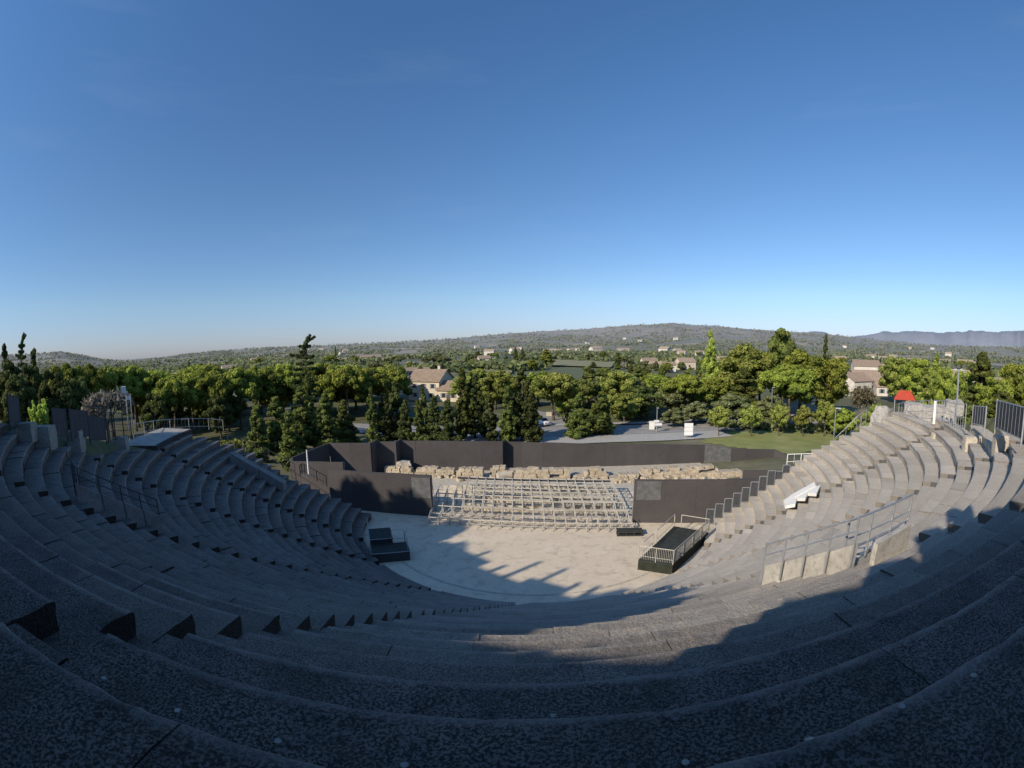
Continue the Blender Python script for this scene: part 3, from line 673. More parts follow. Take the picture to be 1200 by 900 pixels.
# sunlit landing on the far left
lt = thing('stone_landing', 'sunlit flat stone landing above the left rows', 'landing', pol(30, -73, 8)); lo_ = lt.location; vs = []; ws = []; n = 14; zl = zs(28.35)+.12
for i in range(n+1):
    a = -66.5-15.*i/n
    for r, z in ((28.5, zl), (31.6, zl+.1)): vs.append(tuple(pol(r, a, z)-lo_))
    for r, z in ((28.35, 7.), (28.35, zl-.02), (31.7, zl+.06), (31.7, 7.)): ws.append(tuple(pol(r, a, z)-lo_))
b = MB(); b.add(vs, [(i*2, i*2+1, i*2+3, i*2+2) for i in range(n)]); b.build('paving', M['rubble'], lt)
b = MB(); b.add(ws, [(i*4+q, i*4+q+1, i*4+5+q, i*4+4+q) for i in range(n) for q in range(3)]+[(0, 3, 2, 1), (n*4, n*4+1, n*4+2, n*4+3)], (.2, 0, -.5)); b.build('retaining_wall', M['seat'], lt)  # wall tint darkened to stand in for shade on its face
# seat number discs, pale round studs on the nearest rows
bpy.context.view_layer.update(); DG = bpy.context.evaluated_depsgraph_get()
for i, (px, py, lab) in enumerate([(122, 795, 'white disc set in the dark stone at the lower left, above a pale streak'), (208, 833, 'white disc at the lower left beside a small black hole in the stone'), (326, 869, 'white disc low down between the lower left corner and the middle'), (474, 897, 'white disc cut by the bottom edge left of the middle'),
        (803, 894, 'white disc cut by the bottom edge right of the middle'), (948, 867, 'white disc on the dark tread at the lower right'), (1056, 828, 'white disc nearest the right side, on the upper of the dark treads'), (1141, 792, 'white disc far right on a dark tread'), (648, 839, 'dull disc on the tread edge at the bottom middle')]):
    ok, p, nrm, _, _, _ = sc.ray_cast(DG, Vector((0, 0, H)), Vector(ray(px, py)))
    b = MB(); b.tube((0, 0, -.02), (0, 0, .006), .021, 14, .019); o = b.build('seat_disc', M['greystone'], loc=p)
    nrm = (nrm+Vector((0, 0, .3))).normalized(); o.rotation_euler = nrm.to_track_quat('Z', 'Y').to_euler()
    tag(o, lab, 'disc', 'round seat discs on the front rows')

# ------------------------------------------------------------------ rim of the theatre
def panel_fence(name, label, a, b_, h, ribs, group, mm='screen', solid=True, sm='steel'):
    a, b_ = Vector(a), Vector(b_); t = thing(name, label, 'fence panel', a, group=group); d = b_-a
    if solid: m = MB(); m.slab((0, 0), d.xy, .03, .08, h, d.z+.08, d.z+h); m.build('mesh_infill', M[mm], t)
    for u in (0, 1): m = MB(); m.tube(d*u-Vector((0, 0, .2)), d*u+Vector((0, 0, h+.05)), .045, 6); m.build('post', M[sm], t)
    for i in range(1, ribs): m = MB(); q = d*i/ribs; m.tube(q+Vector((0, 0, .05)), q+Vector((0, 0, h+.02)), .026, 5); m.build('rib', M[sm], t)
    for z in (.08, h): m = MB(); m.tube(Vector((0, 0, z)), d+Vector((0, 0, z)), .03, 5); m.build('rail', M[sm], t)
    return t
GL = 'mesh panels along the left rim'
def atk(px, py, D): return atd(px, py, D)
for (x0, y0, x1, y1, D0, D1, h, lab) in [(12, 501, 25, 503, 26, 27.5, 1.5, 'narrow dark mesh panel at the far left edge of the rim'), (64, 512.5, 80, 513, 27.5, 28.5, 1.45, 'dark mesh panel right of the yellow-green bush'),
        (84, 513, 105, 513, 29, 30.5, 1.5, 'wide dark mesh panel with a paler right post'), (106, 517, 125, 517, 31, 32.5, 1.4, 'mesh panel next to the bare grey tree')]:
    a, c = atk(x0, y0, D0), atk(x1, y1, D1); panel_fence('mesh_panel', lab, a, c, h, 4, GL, sm='darksteel')
a = None
pts = [atk(127, 519, 33), atk(136, 517, 35), atk(146, 516, 37), atk(155, 515, 39)]
t = thing('rim_fence', 'grey wire fence climbing the left rim below the white lamp mast', 'fence', pts[0]); railing(t, [p-pts[0] for p in pts], 1.9, 'wire_infill', 3, .16, 'darksteel', .03)
pts = [atk(x, y, D) for x, y, D in ((160, 513, 42), (170, 511, 44), (181, 508, 46.5), (200, 505.5, 49), (222, 504, 51), (245, 503.5, 52), (262, 505, 52))]
t = thing('terrace_railing', 'thin grey railing around the sunlit landing on the left', 'railing', pts[0]); railing(t, [p-pts[0] for p in pts], 1.15, 'rail', 1, .5, 'steel', .03)
pts = [atk(x, y, D) for x, y, D in ((268, 524, 49), (284, 527, 49), (300, 533, 49), (316, 540, 49), (331, 548, 48.5), (346, 556, 48))]
t = thing('wing_railing', 'dim railing of short posts stepping down behind the left wing', 'railing', pts[0]); railing(t, [p-pts[0] for p in pts], 1.1, 'rail', 1, .45, 'darksteel', .035)
for i, (px, py, D, s, lab) in enumerate([(32, 506, 27, (1., .8, .5), 'dark square stone block left of the yellow-green bush'), (50, 515.5, 27.5, (1.5, 1., .75), 'pale-topped stone block under the yellow-green bush'), (90, 520, 30, (.9, .9, .8), 'square stone block below the wide mesh panel'), (142, 523, 36, (1.1, .9, .7), 'stone block at the foot of the wire fence')]):
    p = atd(px, py, D); b = MB(); rock_mesh(b, (0, 0, -.5), (s[0], s[1], s[2]+.45), .5, .03, .25, taper=.97); tag(b.build('stone_block', M['greystone'], loc=p), lab, 'stone block', 'stone blocks along the left rim')
GR = 'ribbed panels along the right rim'
for (x0, y0, x1, y1, D0, D1, h, lab) in [(1166, 503, 1197, 517, 23.5, 20.5, 1.2, 'big ribbed dark fence panel at the far right rim'), (1139, 498, 1154, 501, 27.5, 26, .95, 'smaller ribbed fence panel left of the big one')]:
    a, c = atk(x0, y0, D0), atk(x1, y1, D1); panel_fence('fence_panel', lab, a, c, h, 8 if h > 1.1 else 5, GR)
pts = [atk(x, y, D) for x, y, D in ((1052, 496, 41), (1066, 495, 39.5), (1080, 494.5, 38), (1093, 496, 36.5), (1105, 498, 35), (1117, 503, 33), (1130, 506, 31))]
t = thing('rim_fence', 'see-through wire fence over the pale rubble on the right rim', 'fence', pts[0]); railing(t, [p-pts[0] for p in pts], 1.55, 'wire_infill', 2, .4, 'steel', .026)
for i, (px, py, D, s, lab) in enumerate([(1061, 503.5, 38.5, (1.6, .8, .4), 'long white-edged stone block left on the right rim'), (1086, 503, 36.5, (.7, .7, .55), 'small square pale block near the middle of the right rim'), (1104, 508, 34, (2., .7, .55), 'longest pale stone block on the right rim'), (1141, 513, 28, (1.5, .8, .6), 'pale stone block before the smaller ribbed panel'), (1173, 514, 24, (.9, .6, .65), 'pale block standing at the foot of the big ribbed panel')]):
    p = atd(px, py, D); b = MB(); rock_mesh(b, (0, 0, -.75), (s[0]*.85, s[1]*.7, s[2]+.25), -math.atan2(p.x, p.y)+.5, .03, .25, taper=.97); tag(b.build('stone_block', M['pale'], loc=p), lab, 'stone block', 'pale stone blocks on the right rim')
p = atd(1034, 503, 43.); b = MB(); rock_mesh(b, (0, 0, -.9), (3.1, 2.4, 2.75), .3, .28, .3, taper=.5, freq=.9); tag(b.build('rubble_mound', M['rubble'], loc=p), 'rounded rubble masonry lump at the top end of the right seats', 'ruin')
p = atd(1088, 498, 42.5); b = MB(); rock_mesh(b, (0, 0, -1.), (5.2, 2.2, 2.6), -.75, .25, .35, taper=.8, freq=.8, seed=4.); rock_mesh(b, (1.5, -1.5, .9), (1.7, 1.3, 1.15), -.7, .12, .3, taper=.9, seed=9.); tag(b.build('rubble_wall', M['rubble'], loc=p), 'long rubble masonry wall rising to the right behind the wire fence', 'ruin')
p = atd(1095.5, 484, 36); b = MB(); b.box((0, 0, .0), (.18, .18, 1.5), .4); b.box((0, 0, .77), (.23, .23, .05), .4); tag(b.build('stone_pillar', M['white'], loc=p), 'slim white stone pillar standing above the wire fence on the right rim', 'pillar')
pts = [atk(x, y, D) for x, y, D in ((922, 545, 42.5), (938, 544.5, 42.5), (955, 544, 42.7), (972, 543, 43))]
t = thing('white_railing', 'short pale railing between the right wing of seats and the lawn', 'railing', pts[0]); railing(t, [p-pts[0] for p in pts], .95, 'rail', 1, .45, 'signwhite', .035)
pts = [atk(x, y, D) for x, y, D in ((977, 533, 44), (990, 521, 44.5), (1003, 508, 45), (1014, 500, 45))]
t = thing('edge_fence', 'faint wire fence stepping up the end of the right seats', 'fence', pts[0]); railing(t, [p-pts[0] for p in pts], 1.5, 'wire_infill', 1, .5, 'steel', .022)
# unseen colonnade behind the camera, its wall heights shaped for the seat shadows
t = thing('unseen_shadow_colonnade', 'unseen stone colonnade wall along the top gallery, shaped for the shadows it casts', 'colonnade', (CX, CY, 14.5))
def arc(r0, r1, z0, z1, a0, a1, nm, n=None):
    b = MB(); n = n or max(2, int((a1-a0)/2)); vs = []
    for i in range(n+1):
        a = a0+(a1-a0)*i/n
        for r, z in ((r0, z0), (r1, z0), (r1, z1), (r0, z1)): p = pol(r, a, z-14.5); vs.append((p.x-CX, p.y-CY, p.z))
    fs = [(i*4+q, i*4+(q+1) % 4, i*4+4+(q+1) % 4, i*4+4+q) for i in range(n) for q in range(4)]+[(0, 3, 2, 1), (n*4, n*4+1, n*4+2, n*4+3)]
    b.add(vs, [tuple(reversed(f)) for f in fs]); return b.build(nm, M['greystone'], t)
arc(42.3, 42.8, 13.6, 15.5, -50, 9., 'low_wall')
arc(42.35, 42.75, 15.5, 18.3, -50, -14.2, 'wall_panel'); arc(42.35, 42.75, 15.5, 17.55, -14.2, -8.6, 'wall_panel'); arc(42.35, 42.75, 15.5, 18.35, -8.6, 9., 'wall_panel')
for a in (-44, -40.5, -38.8, -36, -33.2, -31.5, -28): b = MB(); p = pol(42.55, a, 0); b.tube((p.x-CX, p.y-CY, 3.7), (p.x-CX, p.y-CY, 5.2+.6*math.sin(a*5)), .2, 12, .17); b.build('column', M['greystone'], t, True)
for a0, a1, z1 in ((-49, -42, 18.9), (-37, -33, 18.8), (-30, -21, 19.1), (-21, -14.2, 19.0), (-6.4, -5.2, 18.9), (-4.6, -3.4, 19.9), (-2.9, -2.2, 20.6), (-1.7, -.4, 19.6), (1.2, 2.6, 19.), (4.2, 5.0, 18.8)): arc(42.3, 42.8, 18.2, z1, a0, a1, 'shadow_crest')  # raised pieces added to give the cast shadow a jagged edge

# ------------------------------------------------------------------ trees
def quads(cs, ns, sz, tn, asp=1.5):
    """leaf sprays: one small quad per point, facing roughly along ns"""
    n = len(cs); ns = ns+rng.normal(0, .55, (n, 3)); ns /= np.linalg.norm(ns, axis=1)[:, None]+1e-9
    ref = rng.normal(0, 1, (n, 3)); u = np.cross(ns, ref); u /= np.linalg.norm(u, axis=1)[:, None]+1e-9; v = np.cross(ns, u)
    s = (sz*rng.uniform(.6, 1.3, n))[:, None]; u = u*s*asp*.5; v = v*s*.5
    bend = ns*s*.18
    V = np.stack([cs-u-v*.5, cs-v+bend, cs+u-v*.4, cs+u*.7+v*.6, cs+v+bend, cs-u*.7+v*.5], 1).reshape(-1, 3)
    F = np.arange(n*6).reshape(n, 6)
    T = np.zeros((n*6, 3), np.float32); T[:, 0] = np.repeat(np.clip(tn+rng.normal(0, .12, n), 0, 1), 6)
    return V, F, T
def leaf_mesh(name, V, F, T, m):
    me = bpy.data.meshes.new(name); n, k = F.shape
    me.vertices.add(len(V)); me.vertices.foreach_set('co', V.astype(np.float32).ravel())
    me.loops.add(n*k); me.loops.foreach_set('vertex_index', F.astype(np.int32).ravel())
    me.polygons.add(n); me.polygons.foreach_set('loop_start', np.arange(0, n*k, k, dtype=np.int32)); me.polygons.foreach_set('loop_total', np.full(n, k, np.int32))
    me.update(calc_edges=True)
    at = me.attributes.new('tint', 'FLOAT_VECTOR', 'POINT'); at.data.foreach_set('vector', T.ravel()); me.materials.append(m); return me
def clumps(C, Rr, per, sz, tone, flat_=.75, core=.35):
    cs, ns, tn = [], [], []
    for c, r, t in zip(C, Rr, tone):
        d = rng.normal(0, 1, (per, 3)); d /= np.linalg.norm(d, axis=1)[:, None]
        rad = r*(core+(1-core)*rng.random(per)**.5)
        p = d*rad[:, None]; p[:, 2] *= flat_
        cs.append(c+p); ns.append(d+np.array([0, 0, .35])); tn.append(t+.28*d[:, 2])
    return quads(np.concatenate(cs), np.concatenate(ns), sz, np.concatenate(tn))
PROTO = {}
def reg(kind, dims, crown, trunk, leafm, barkm='bark'):
    PROTO.setdefault(kind, []).append((dims, crown, trunk, leafm, barkm))
def trunk_mb(H_, r, top, limbs, lean=.03, seed=0):
    rd = random.Random(seed); b = MB(); pts = []; n = 6
    for i in range(n+1): u = i/n; pts.append(Vector((lean*H_*math.sin(u*2.2+seed), lean*H_*math.sin(u*1.7+2*seed), u*top)))
    for i in range(n): b.tube(pts[i], pts[i+1], r*(1-.55*i/n)*(1.35 if i == 0 else 1), 8, r*(1-.55*(i+1)/n))
    for (u, dirx, diry, dz, L) in limbs:
        k = min(n-1, int(u*n)); p = pts[k]+(pts[k+1]-pts[k])*(u*n-k); d = Vector((dirx, diry, dz)).normalized(); q = p+d*L*.5+Vector((rd.uniform(-.1, .1), rd.uniform(-.1, .1), .1))*L*.4; e = q+(d+Vector((0, 0, .35))).normalized()*L*.55
        b.tube(p, q, r*.42, 6, r*.28); b.tube(q, e, r*.28, 5, r*.1)
    return b
def limbs_rand(rd, n, u0, u1, dz, L): return [(rd.uniform(u0, u1), math.cos(a), math.sin(a), dz*rd.uniform(.6, 1.3), L*rd.uniform(.7, 1.2)) for a in [2*PI*i/n+rd.uniform(-.4, .4) for i in range(n)]]
def make_protos():
    for v in range(3):                               # umbrella pine, 10 x 10
        rd = random.Random(v+1); N = 84; C = []; Rr = []; T = []
        for i in range(N):
            a = rd.uniform(0, 2*PI); q = 5*math.sqrt(rd.random())*1.0*(1+.14*math.sin(3*a+v)); z = 5.9+3.4*math.sqrt(max(0, 1-(q/5.6)**2))-rd.random()**1.4*2.6
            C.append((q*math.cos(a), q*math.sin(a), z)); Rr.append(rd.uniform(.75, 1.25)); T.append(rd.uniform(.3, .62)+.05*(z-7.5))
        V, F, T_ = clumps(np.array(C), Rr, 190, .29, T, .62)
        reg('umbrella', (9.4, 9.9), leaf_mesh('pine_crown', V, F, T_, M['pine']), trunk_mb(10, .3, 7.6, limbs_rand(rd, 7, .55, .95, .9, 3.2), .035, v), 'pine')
    for v in range(3):                               # round bushy-headed pine, low crown 8 x 9
        rd = random.Random(v+20); C = []; Rr = []; T = []
        for i in range(70):
            d = Vector((rd.gauss(0, 1), rd.gauss(0, 1), rd.gauss(0, 1))).normalized()*rd.uniform(.5, 1.)
            C.append((d.x*3.5*(1+.12*math.sin(2*v+4*math.atan2(d.y, d.x))), d.y*3.5, 5.2+d.z*3.4)); Rr.append(rd.uniform(.6, 1.1)); T.append(rd.uniform(.3, .7))
        V, F, T_ = clumps(np.array(C), Rr, 165, .26, T, .8)
        reg('broad', (7.6, 9), leaf_mesh('leafy_crown', V, F, T_, M['fresh']), trunk_mb(9, .24, 6, limbs_rand(rd, 6, .4, .9, .8, 2.8), .03, v+9), 'fresh')
    for v in range(2):                               # clipped round street tree 4.4 x 5
        rd = random.Random(v+40); C = []; Rr = []; T = []
        for i in range(42):
            d = Vector((rd.gauss(0, 1), rd.gauss(0, 1), rd.gauss(0, 1))).normalized()*rd.uniform(.55, 1.)
            C.append((d.x*1.75, d.y*1.75, 3.1+d.z*1.5)); Rr.append(rd.uniform(.38, .55)); T.append(rd.uniform(.4, .7))
        V, F, T_ = clumps(np.array(C), Rr, 85, .2, T, .85)
        reg('round', (4.4, 5), leaf_mesh('round_crown', V, F, T_, M['fresh']), trunk_mb(5, .1, 2.6, limbs_rand(rd, 5, .6, .95, 1., 1.1), .015, v), 'fresh')
    for v in range(3):                               # dense dark conifer 7 x 13
        rd = random.Random(v+60); C = []; Rr = []; T = []
        for i in range(110):
            z = 1.+11.6*rd.random()**1.15; u = (z-.6)/12.6; q = 3.3*(1-u)**.72*(.82+.3*math.sin(z*1.9+v)); a = rd.uniform(0, 2*PI); q *= .45+.55*math.sqrt(rd.random())
            C.append((q*math.cos(a), q*math.sin(a), z)); Rr.append(.45+.6*(1-u)*rd.uniform(.7, 1.2)); T.append(rd.uniform(.2, .65))
        V, F, T_ = clumps(np.array(C), Rr, 115, .29, T, .7)
        reg('conifer', (7, 13), leaf_mesh('conifer_crown', V, F, T_, M['dark']), trunk_mb(13, .24, 11.5, [], .01, v), 'dark')
    for v in range(2):                               # cypress 3 x 11
        rd = random.Random(v+80); C = []; Rr = []; T = []
        for i in range(90):
            z = .5+10.2*rd.random(); u = z/11; q = 1.25*min(1, (1-u)*1.9)**.8*min(1, .55+u*3)*math.sqrt(rd.random()); a = rd.uniform(0, 2*PI)
            C.append((q*math.cos(a), q*math.sin(a), z)); Rr.append(.38*min(1, .35+(1-u)*1.3)*rd.uniform(.8, 1.25)); T.append(rd.uniform(.25, .6))
        V, F, T_ = clumps(np.array(C), Rr, 55, .3, T, 1.5)
        reg('cypress', (3, 11), leaf_mesh('cypress_crown', V, F, T_, M['cypress']), trunk_mb(11, .15, 9, [], .005, v), 'cypress')
    rd = random.Random(90); C = []; Rr = []; T = []  # poplar 4.4 x 18
    for i in range(130):
        z = 1.5+16*rd.random(); u = z/18; q = 1.9*min(1, (1-u)*1.7)**.8*min(1, .4+u*2.2)*math.sqrt(rd.random()); a = rd.uniform(0, 2*PI)
        C.append((q*math.cos(a), q*math.sin(a), z)); Rr.append(.5*min(1, .35+(1-u)*1.4)*rd.uniform(.7, 1.3)); T.append(rd.uniform(.35, .75))
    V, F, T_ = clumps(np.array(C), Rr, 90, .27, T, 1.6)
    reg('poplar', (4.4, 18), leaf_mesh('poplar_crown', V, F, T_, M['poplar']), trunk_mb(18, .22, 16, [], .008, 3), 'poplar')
    rd = random.Random(95); C = []; Rr = []; T = []  # cedar: flat tiers with gaps and a crooked leader, 10 x 17
    for i in range(15):
        z = 2.5+i*.88; L = 4.6*(1-(i/15.5))**.6*rd.uniform(.65, 1.1)
        for k in range(5):
            a = rd.uniform(0, 2*PI)
            for s in range(1, 5): q = L*s/4; C.append((q*math.cos(a), q*math.sin(a), z+.16*q*(1 if i > 11 else -.1))); Rr.append(.5*(1-.12*s)*(1 if i < 12 else .6)); T.append(rd.uniform(.2, .6))
    for s in range(8): C.append((.02*s*s, .03*s, 14.6+s*.3)); Rr.append(.62-.055*s); T.append(.4)
    for s in range(7): C.append((-.5*s, .2, 13.4+s*.04)); Rr.append(.45-.03*s); T.append(.35)
    for s in range(4): C.append((.9+.35*s, .1, 15.9+.18*s)); Rr.append(.3-.03*s); T.append(.4)
    V, F, T_ = clumps(np.array(C), Rr, 26, .34, T, .45)
    tb = trunk_mb(17, .28, 14.6, [(rd.uniform(.2, .9), math.cos(k), math.sin(k), .15, 3.5*(1-k/20)) for k in range(14)], .012, 5)
    reg('cedar', (10, 17), leaf_mesh('cedar_crown', V, F, T_, M['dark']), tb, 'dark')
    for v, (km, tw) in enumerate((('bare', M['twig']), ('sparse', M['brownleaf']))):        # bare and thin-leaved trees 8 x 9
        rd = random.Random(97+v); b = trunk_mb(9, .2, 4, [], .02, 3)
        tips = []
        def grow(p, d, L, r, lv):
            q = p+d*L; b.tube(p, q, r, 5 if lv < 2 else 3, r*.65)
            if lv == 4: tips.append(q); return
            for k in range(3 if lv else 7):
                nd = (d+Vector((rd.gauss(0, .42), rd.gauss(0, .42), rd.gauss(.12, .25)))).normalized(); grow(p+d*L*rd.uniform(.55, 1), nd, L*rd.uniform(.6, .8), r*.62, lv+1)
        grow(Vector((0, 0, 1.2)), Vector((0, 0, 1)), 2.4, .16, 0)
        tp = np.array([tuple(q) for q in tips]); n_ = 11 if v == 0 else 12
        cs = np.repeat(tp, n_, 0)+rng.normal(0, .35, (len(tp)*n_, 3)); dirs = rng.normal(0, 1, cs.shape)
        V, F, T_ = quads(cs, dirs, .2 if v == 0 else .26, rng.random(len(cs)), 4.2 if v == 0 else 1.3)
        reg(km, (8, 9), leaf_mesh('twig_crown', V, F, T_, tw), b, 'twig', 'greybark')
    rd = random.Random(99); C = []; Rr = []; T = []  # upright bright bush 4.5 x 5.5
    for i in range(26):
        a = rd.uniform(0, 2*PI); q = 1.6*math.sqrt(rd.random()); hh = rd.uniform(3., 5.4)*(1-.12*q)
        for s in range(1, 9): C.append((q*math.cos(a)*(.5+.6*s/8), q*math.sin(a)*(.5+.6*s/8), hh*s/8)); Rr.append(.36-.022*s); T.append(.45+.04*s)
    V, F, T_ = clumps(np.array(C), Rr, 24, .2, T, 1.8)
    reg('bush', (4.5, 5.5), leaf_mesh('bush_crown', V, F, T_, M['poplar']), trunk_mb(3, .06, 2.5, limbs_rand(rd, 5, .1, .5, 2., 2.), .02, 3), 'poplar')
make_protos()
SRC = {}
def tree(kind, name, label, px, topy, wpx, D, group=None, leaf=None, cat='tree', zb=None, top=None, pos=None, size=None, lean=0.):
    """a tree with its own trunk and crown, sized from how wide and tall it stands"""
    if pos is None:
        p = atd(px, topy, D); a0 = ray(px-wpx/2, topy); a1 = ray(px+wpx/2, topy)
        wd = D*abs(math.atan2(a1[0], a1[1])-math.atan2(a0[0], a0[1]))
        z0 = terr(p.x, p.y)-.1 if zb is None else zb; ht = p.z-z0; x, y = p.x, p.y
    else: x, y = pos; z0 = terr(x, y)-.1; wd, ht = size
    i = random.randrange(len(PROTO[kind])); (W0, H0), crown, tb, lm, bm_ = PROTO[kind][i]; key = (kind, i, leaf or lm)
    t = thing(name, label, cat, (x, y, z0), random.uniform(0, 6.28) if kind != 'cedar' else .25, group)
    if key not in SRC:
        me = crown if leaf is None else crown.copy()
        if leaf: me.materials[0] = M[leaf]
        tk = [v_ for k_, v_ in SRC.items() if k_[:2] == (kind, i)]
        c = bpy.data.objects.new('crown', me); col.objects.link(c)
        if tk: k = tk[0][1].copy(); col.objects.link(k)
        else: k = tb.build('trunk', M[bm_], None, True)
        SRC[key] = (c, k)
    else: c, k = (o.copy() for o in SRC[key]); col.objects.link(c); col.objects.link(k)
    c.parent = t; k.parent = t; t.scale = (wd/W0, wd/W0, ht/H0); return t
G1 = 'stone pines in the dark belt on the left'; G2 = 'dark conifers behind the black screens'; G3 = 'clipped round trees along the lawn'; G4 = 'big pines and leafy trees on the right'; G5 = 'trees along the right rim'
GB = 'trees in the dark belt beyond the left seats'
# far left
tree('cedar', 'conifer', 'ragged dark conifer with a pointed top, tallest at the left edge', 25, 389, 34, 75)
tree('conifer', 'conifer', 'smaller pointed conifer at the very left edge of the photo', 5, 402, 26, 72)
tree('conifer', 'conifer', 'dark pointed conifer right of the tallest one at the left edge', 39, 407, 26, 80)
for px, ty, wp, D, lab in [(8, 419, 46, 58, 'dense black-green tree filling the left edge'), (36, 424, 40, 64, 'dense dark tree behind the yellow-green bush'), (62, 430, 46, 60, 'dark tree above the wide mesh panel'), (88, 440, 40, 62, 'dark tree left of the bare grey tree'), (20, 440, 46, 52, 'low dark tree mass left of the yellow-green bush'), (74, 455, 40, 56, 'low dark tree between the yellow-green bush and the bare tree')]:
    tree('broad', 'evergreen_tree', lab, px, ty, wp, D, GB, 'dark')
for px, ty, wp, D, lab in [(72, 424, 50, 100, 'stone pine crown left of the bare tree, dull green on top'), (100, 424.5, 46, 102, 'stone pine crown right above the bare grey tree'), (128, 427, 46, 104, 'stone pine crown right of the bare tree'), (155, 428, 40, 108, 'rightmost of the four dark-sided pine crowns by the lamp mast'), (182, 434, 36, 118, 'small pine behind the white lamp mast')]:
    tree('umbrella', 'stone_pine', lab, px, ty, wp, D, G1)
tree('bare', 'bare_tree', 'bare grey-brown tree left of the white lamp mast', 122, 439, 72, 52)
tree('bush', 'bush', 'bright yellow-green upright bush behind the left rim', 46, 463, 36, 46, cat='bush')
for px, ty, wp, D, lab in [(200, 441, 44, 92, 'stone pine with bare trunks right of the lamp mast'), (224, 437, 40, 98, 'second stone pine from the lamp mast'), (250, 434, 42, 96, 'stone pine with a forked trunk over the terrace railing'), (278, 431, 46, 98, 'stone pine left of the two dark low evergreens'), (302, 428, 48, 104, 'broad sunlit stone pine crown left of the crooked cedar'), (330, 426, 50, 106, 'stone pine crown just left of the crooked cedar'),
        (378, 425, 48, 104, 'bright stone pine crown right of the crooked cedar'), (404, 428, 46, 100, 'stone pine crown with a deep dark underside mid left'), (428, 431, 46, 104, 'stone pine crown above the pointed cypress'), (455, 433, 46, 108, 'rightmost stone pine of the dark belt, next to the stone farmhouse')]:
    tree('umbrella', 'stone_pine', lab, px, ty, wp, D, G1)
rb = random.Random(21)
for i in range(34):                                # the depth of the belt, seen only between and over the front trees
    px = rb.uniform(150, 470); D = rb.uniform(108, 165); tree('umbrella' if rb.random() < .7 else 'broad', 'stone_pine', 'stone pine deep in the dark belt beyond the left seats', px, rb.uniform(427, 436)+(6 if px < 220 else 0), rb.uniform(44, 58)*100/D*1.2, D, 'stone pines deep in the dark belt')
for i in range(16):
    px = rb.uniform(165, 300); D = rb.uniform(84, 130); tree('broad', 'understorey_bush', 'low green bush among the trunks of the left pines', px, 466+rb.uniform(-8, 10), rb.uniform(26, 40), D, 'low bushes among the left pine trunks', rb.choice(('pine', 'dark', 'fresh')), 'bush')
for i in range(38):
    px = rb.uniform(540, 840); D = rb.uniform(102, 165); tree(rb.choice(('broad', 'broad', 'umbrella')), 'leafy_tree', 'rounded green tree deep in the belt behind the road', px, rb.uniform(438, 452), rb.uniform(36, 50)*105/D*1.1, D, 'rounded trees deep in the belt behind the road', rb.choice(('fresh', 'pine', 'pine', 'olive')))
tree('cedar', 'cedar', 'tall cedar with a crooked flag-like top above the pines', 357, 391, 58, 84)
for px, ty, wp, D, lab in [(300, 484, 34, 66, 'low dark evergreen at the left end of the screen hedge'), (322, 474, 44, 68, 'bushy dark evergreen behind the left wing of seats'), (352, 462, 46, 72, 'bushy dark evergreen under the crooked cedar'), (380, 470, 42, 70, 'dark evergreen right of the crooked cedar'), (338, 492, 44, 61, 'lowest dark evergreen just above the left screens'), (402, 478, 36, 76, 'dark evergreen left of the pointed cypress')]:
    tree('conifer', 'evergreen_tree', lab, px, ty-10, wp, D, GB, 'cypress')
tree('cypress', 'cypress', 'slim dark cypress column under the left pines', 297, 452, 14, 82); tree('cypress', 'cypress', 'dark cypress column below the crooked cedar', 360, 437, 20, 78)
tree('cypress', 'cypress', 'pointed pale-edged cypress standing free mid left', 434, 453, 17, 71)
for kind, px, ty, wp, D, lab in [('conifer', 449, 460, 30, 72, 'bushy conifer just right of the pointed cypress'), ('conifer', 463, 446, 36, 74, 'tall bushy conifer between the cypress and the farmhouse'), ('conifer', 474, 468, 28, 71, 'short conifer left of the farmhouse front'), ('cypress', 489, 468, 13, 70, 'small cypress before the farmhouse wall'), ('cypress', 495, 453, 14, 72, 'cypress before the farmhouse, taller of the pair'),
        ('conifer', 508, 463, 32, 70, 'dark conifer before the farmhouse gable'), ('conifer', 524, 468, 32, 69, 'short dark conifer under the lower farmhouse roof'), ('cypress', 541, 430, 22, 76, 'tall slim dark conifer at the right end of the farmhouse'), ('conifer', 556, 437, 38, 77, 'broad black-green conifer right of the farmhouse'), ('conifer', 573, 462, 28, 73, 'low dark conifer left of the gap with blue asphalt'),
        ('cypress', 594, 452, 22, 72, 'yellow-green cypress in front of the round green tree'), ('conifer', 611, 432, 44, 74, 'large black conifer left of the road bend'), ('conifer', 623, 458, 30, 73, 'shorter black conifer touching the large one on its right'),
        ('conifer', 690, 429, 56, 79, 'big dark conifer before the parked blue car'), ('conifer', 678, 462, 34, 77, 'low green conifer at the left foot of the big dark one'), ('conifer', 708, 462, 30, 80, 'low conifer at the right foot of the big dark one')]:
    tree(kind, 'cypress' if kind == 'cypress' else 'conifer', lab, px, ty, wp, D, G2, 'cypress' if px > 640 and kind == 'conifer' else None)
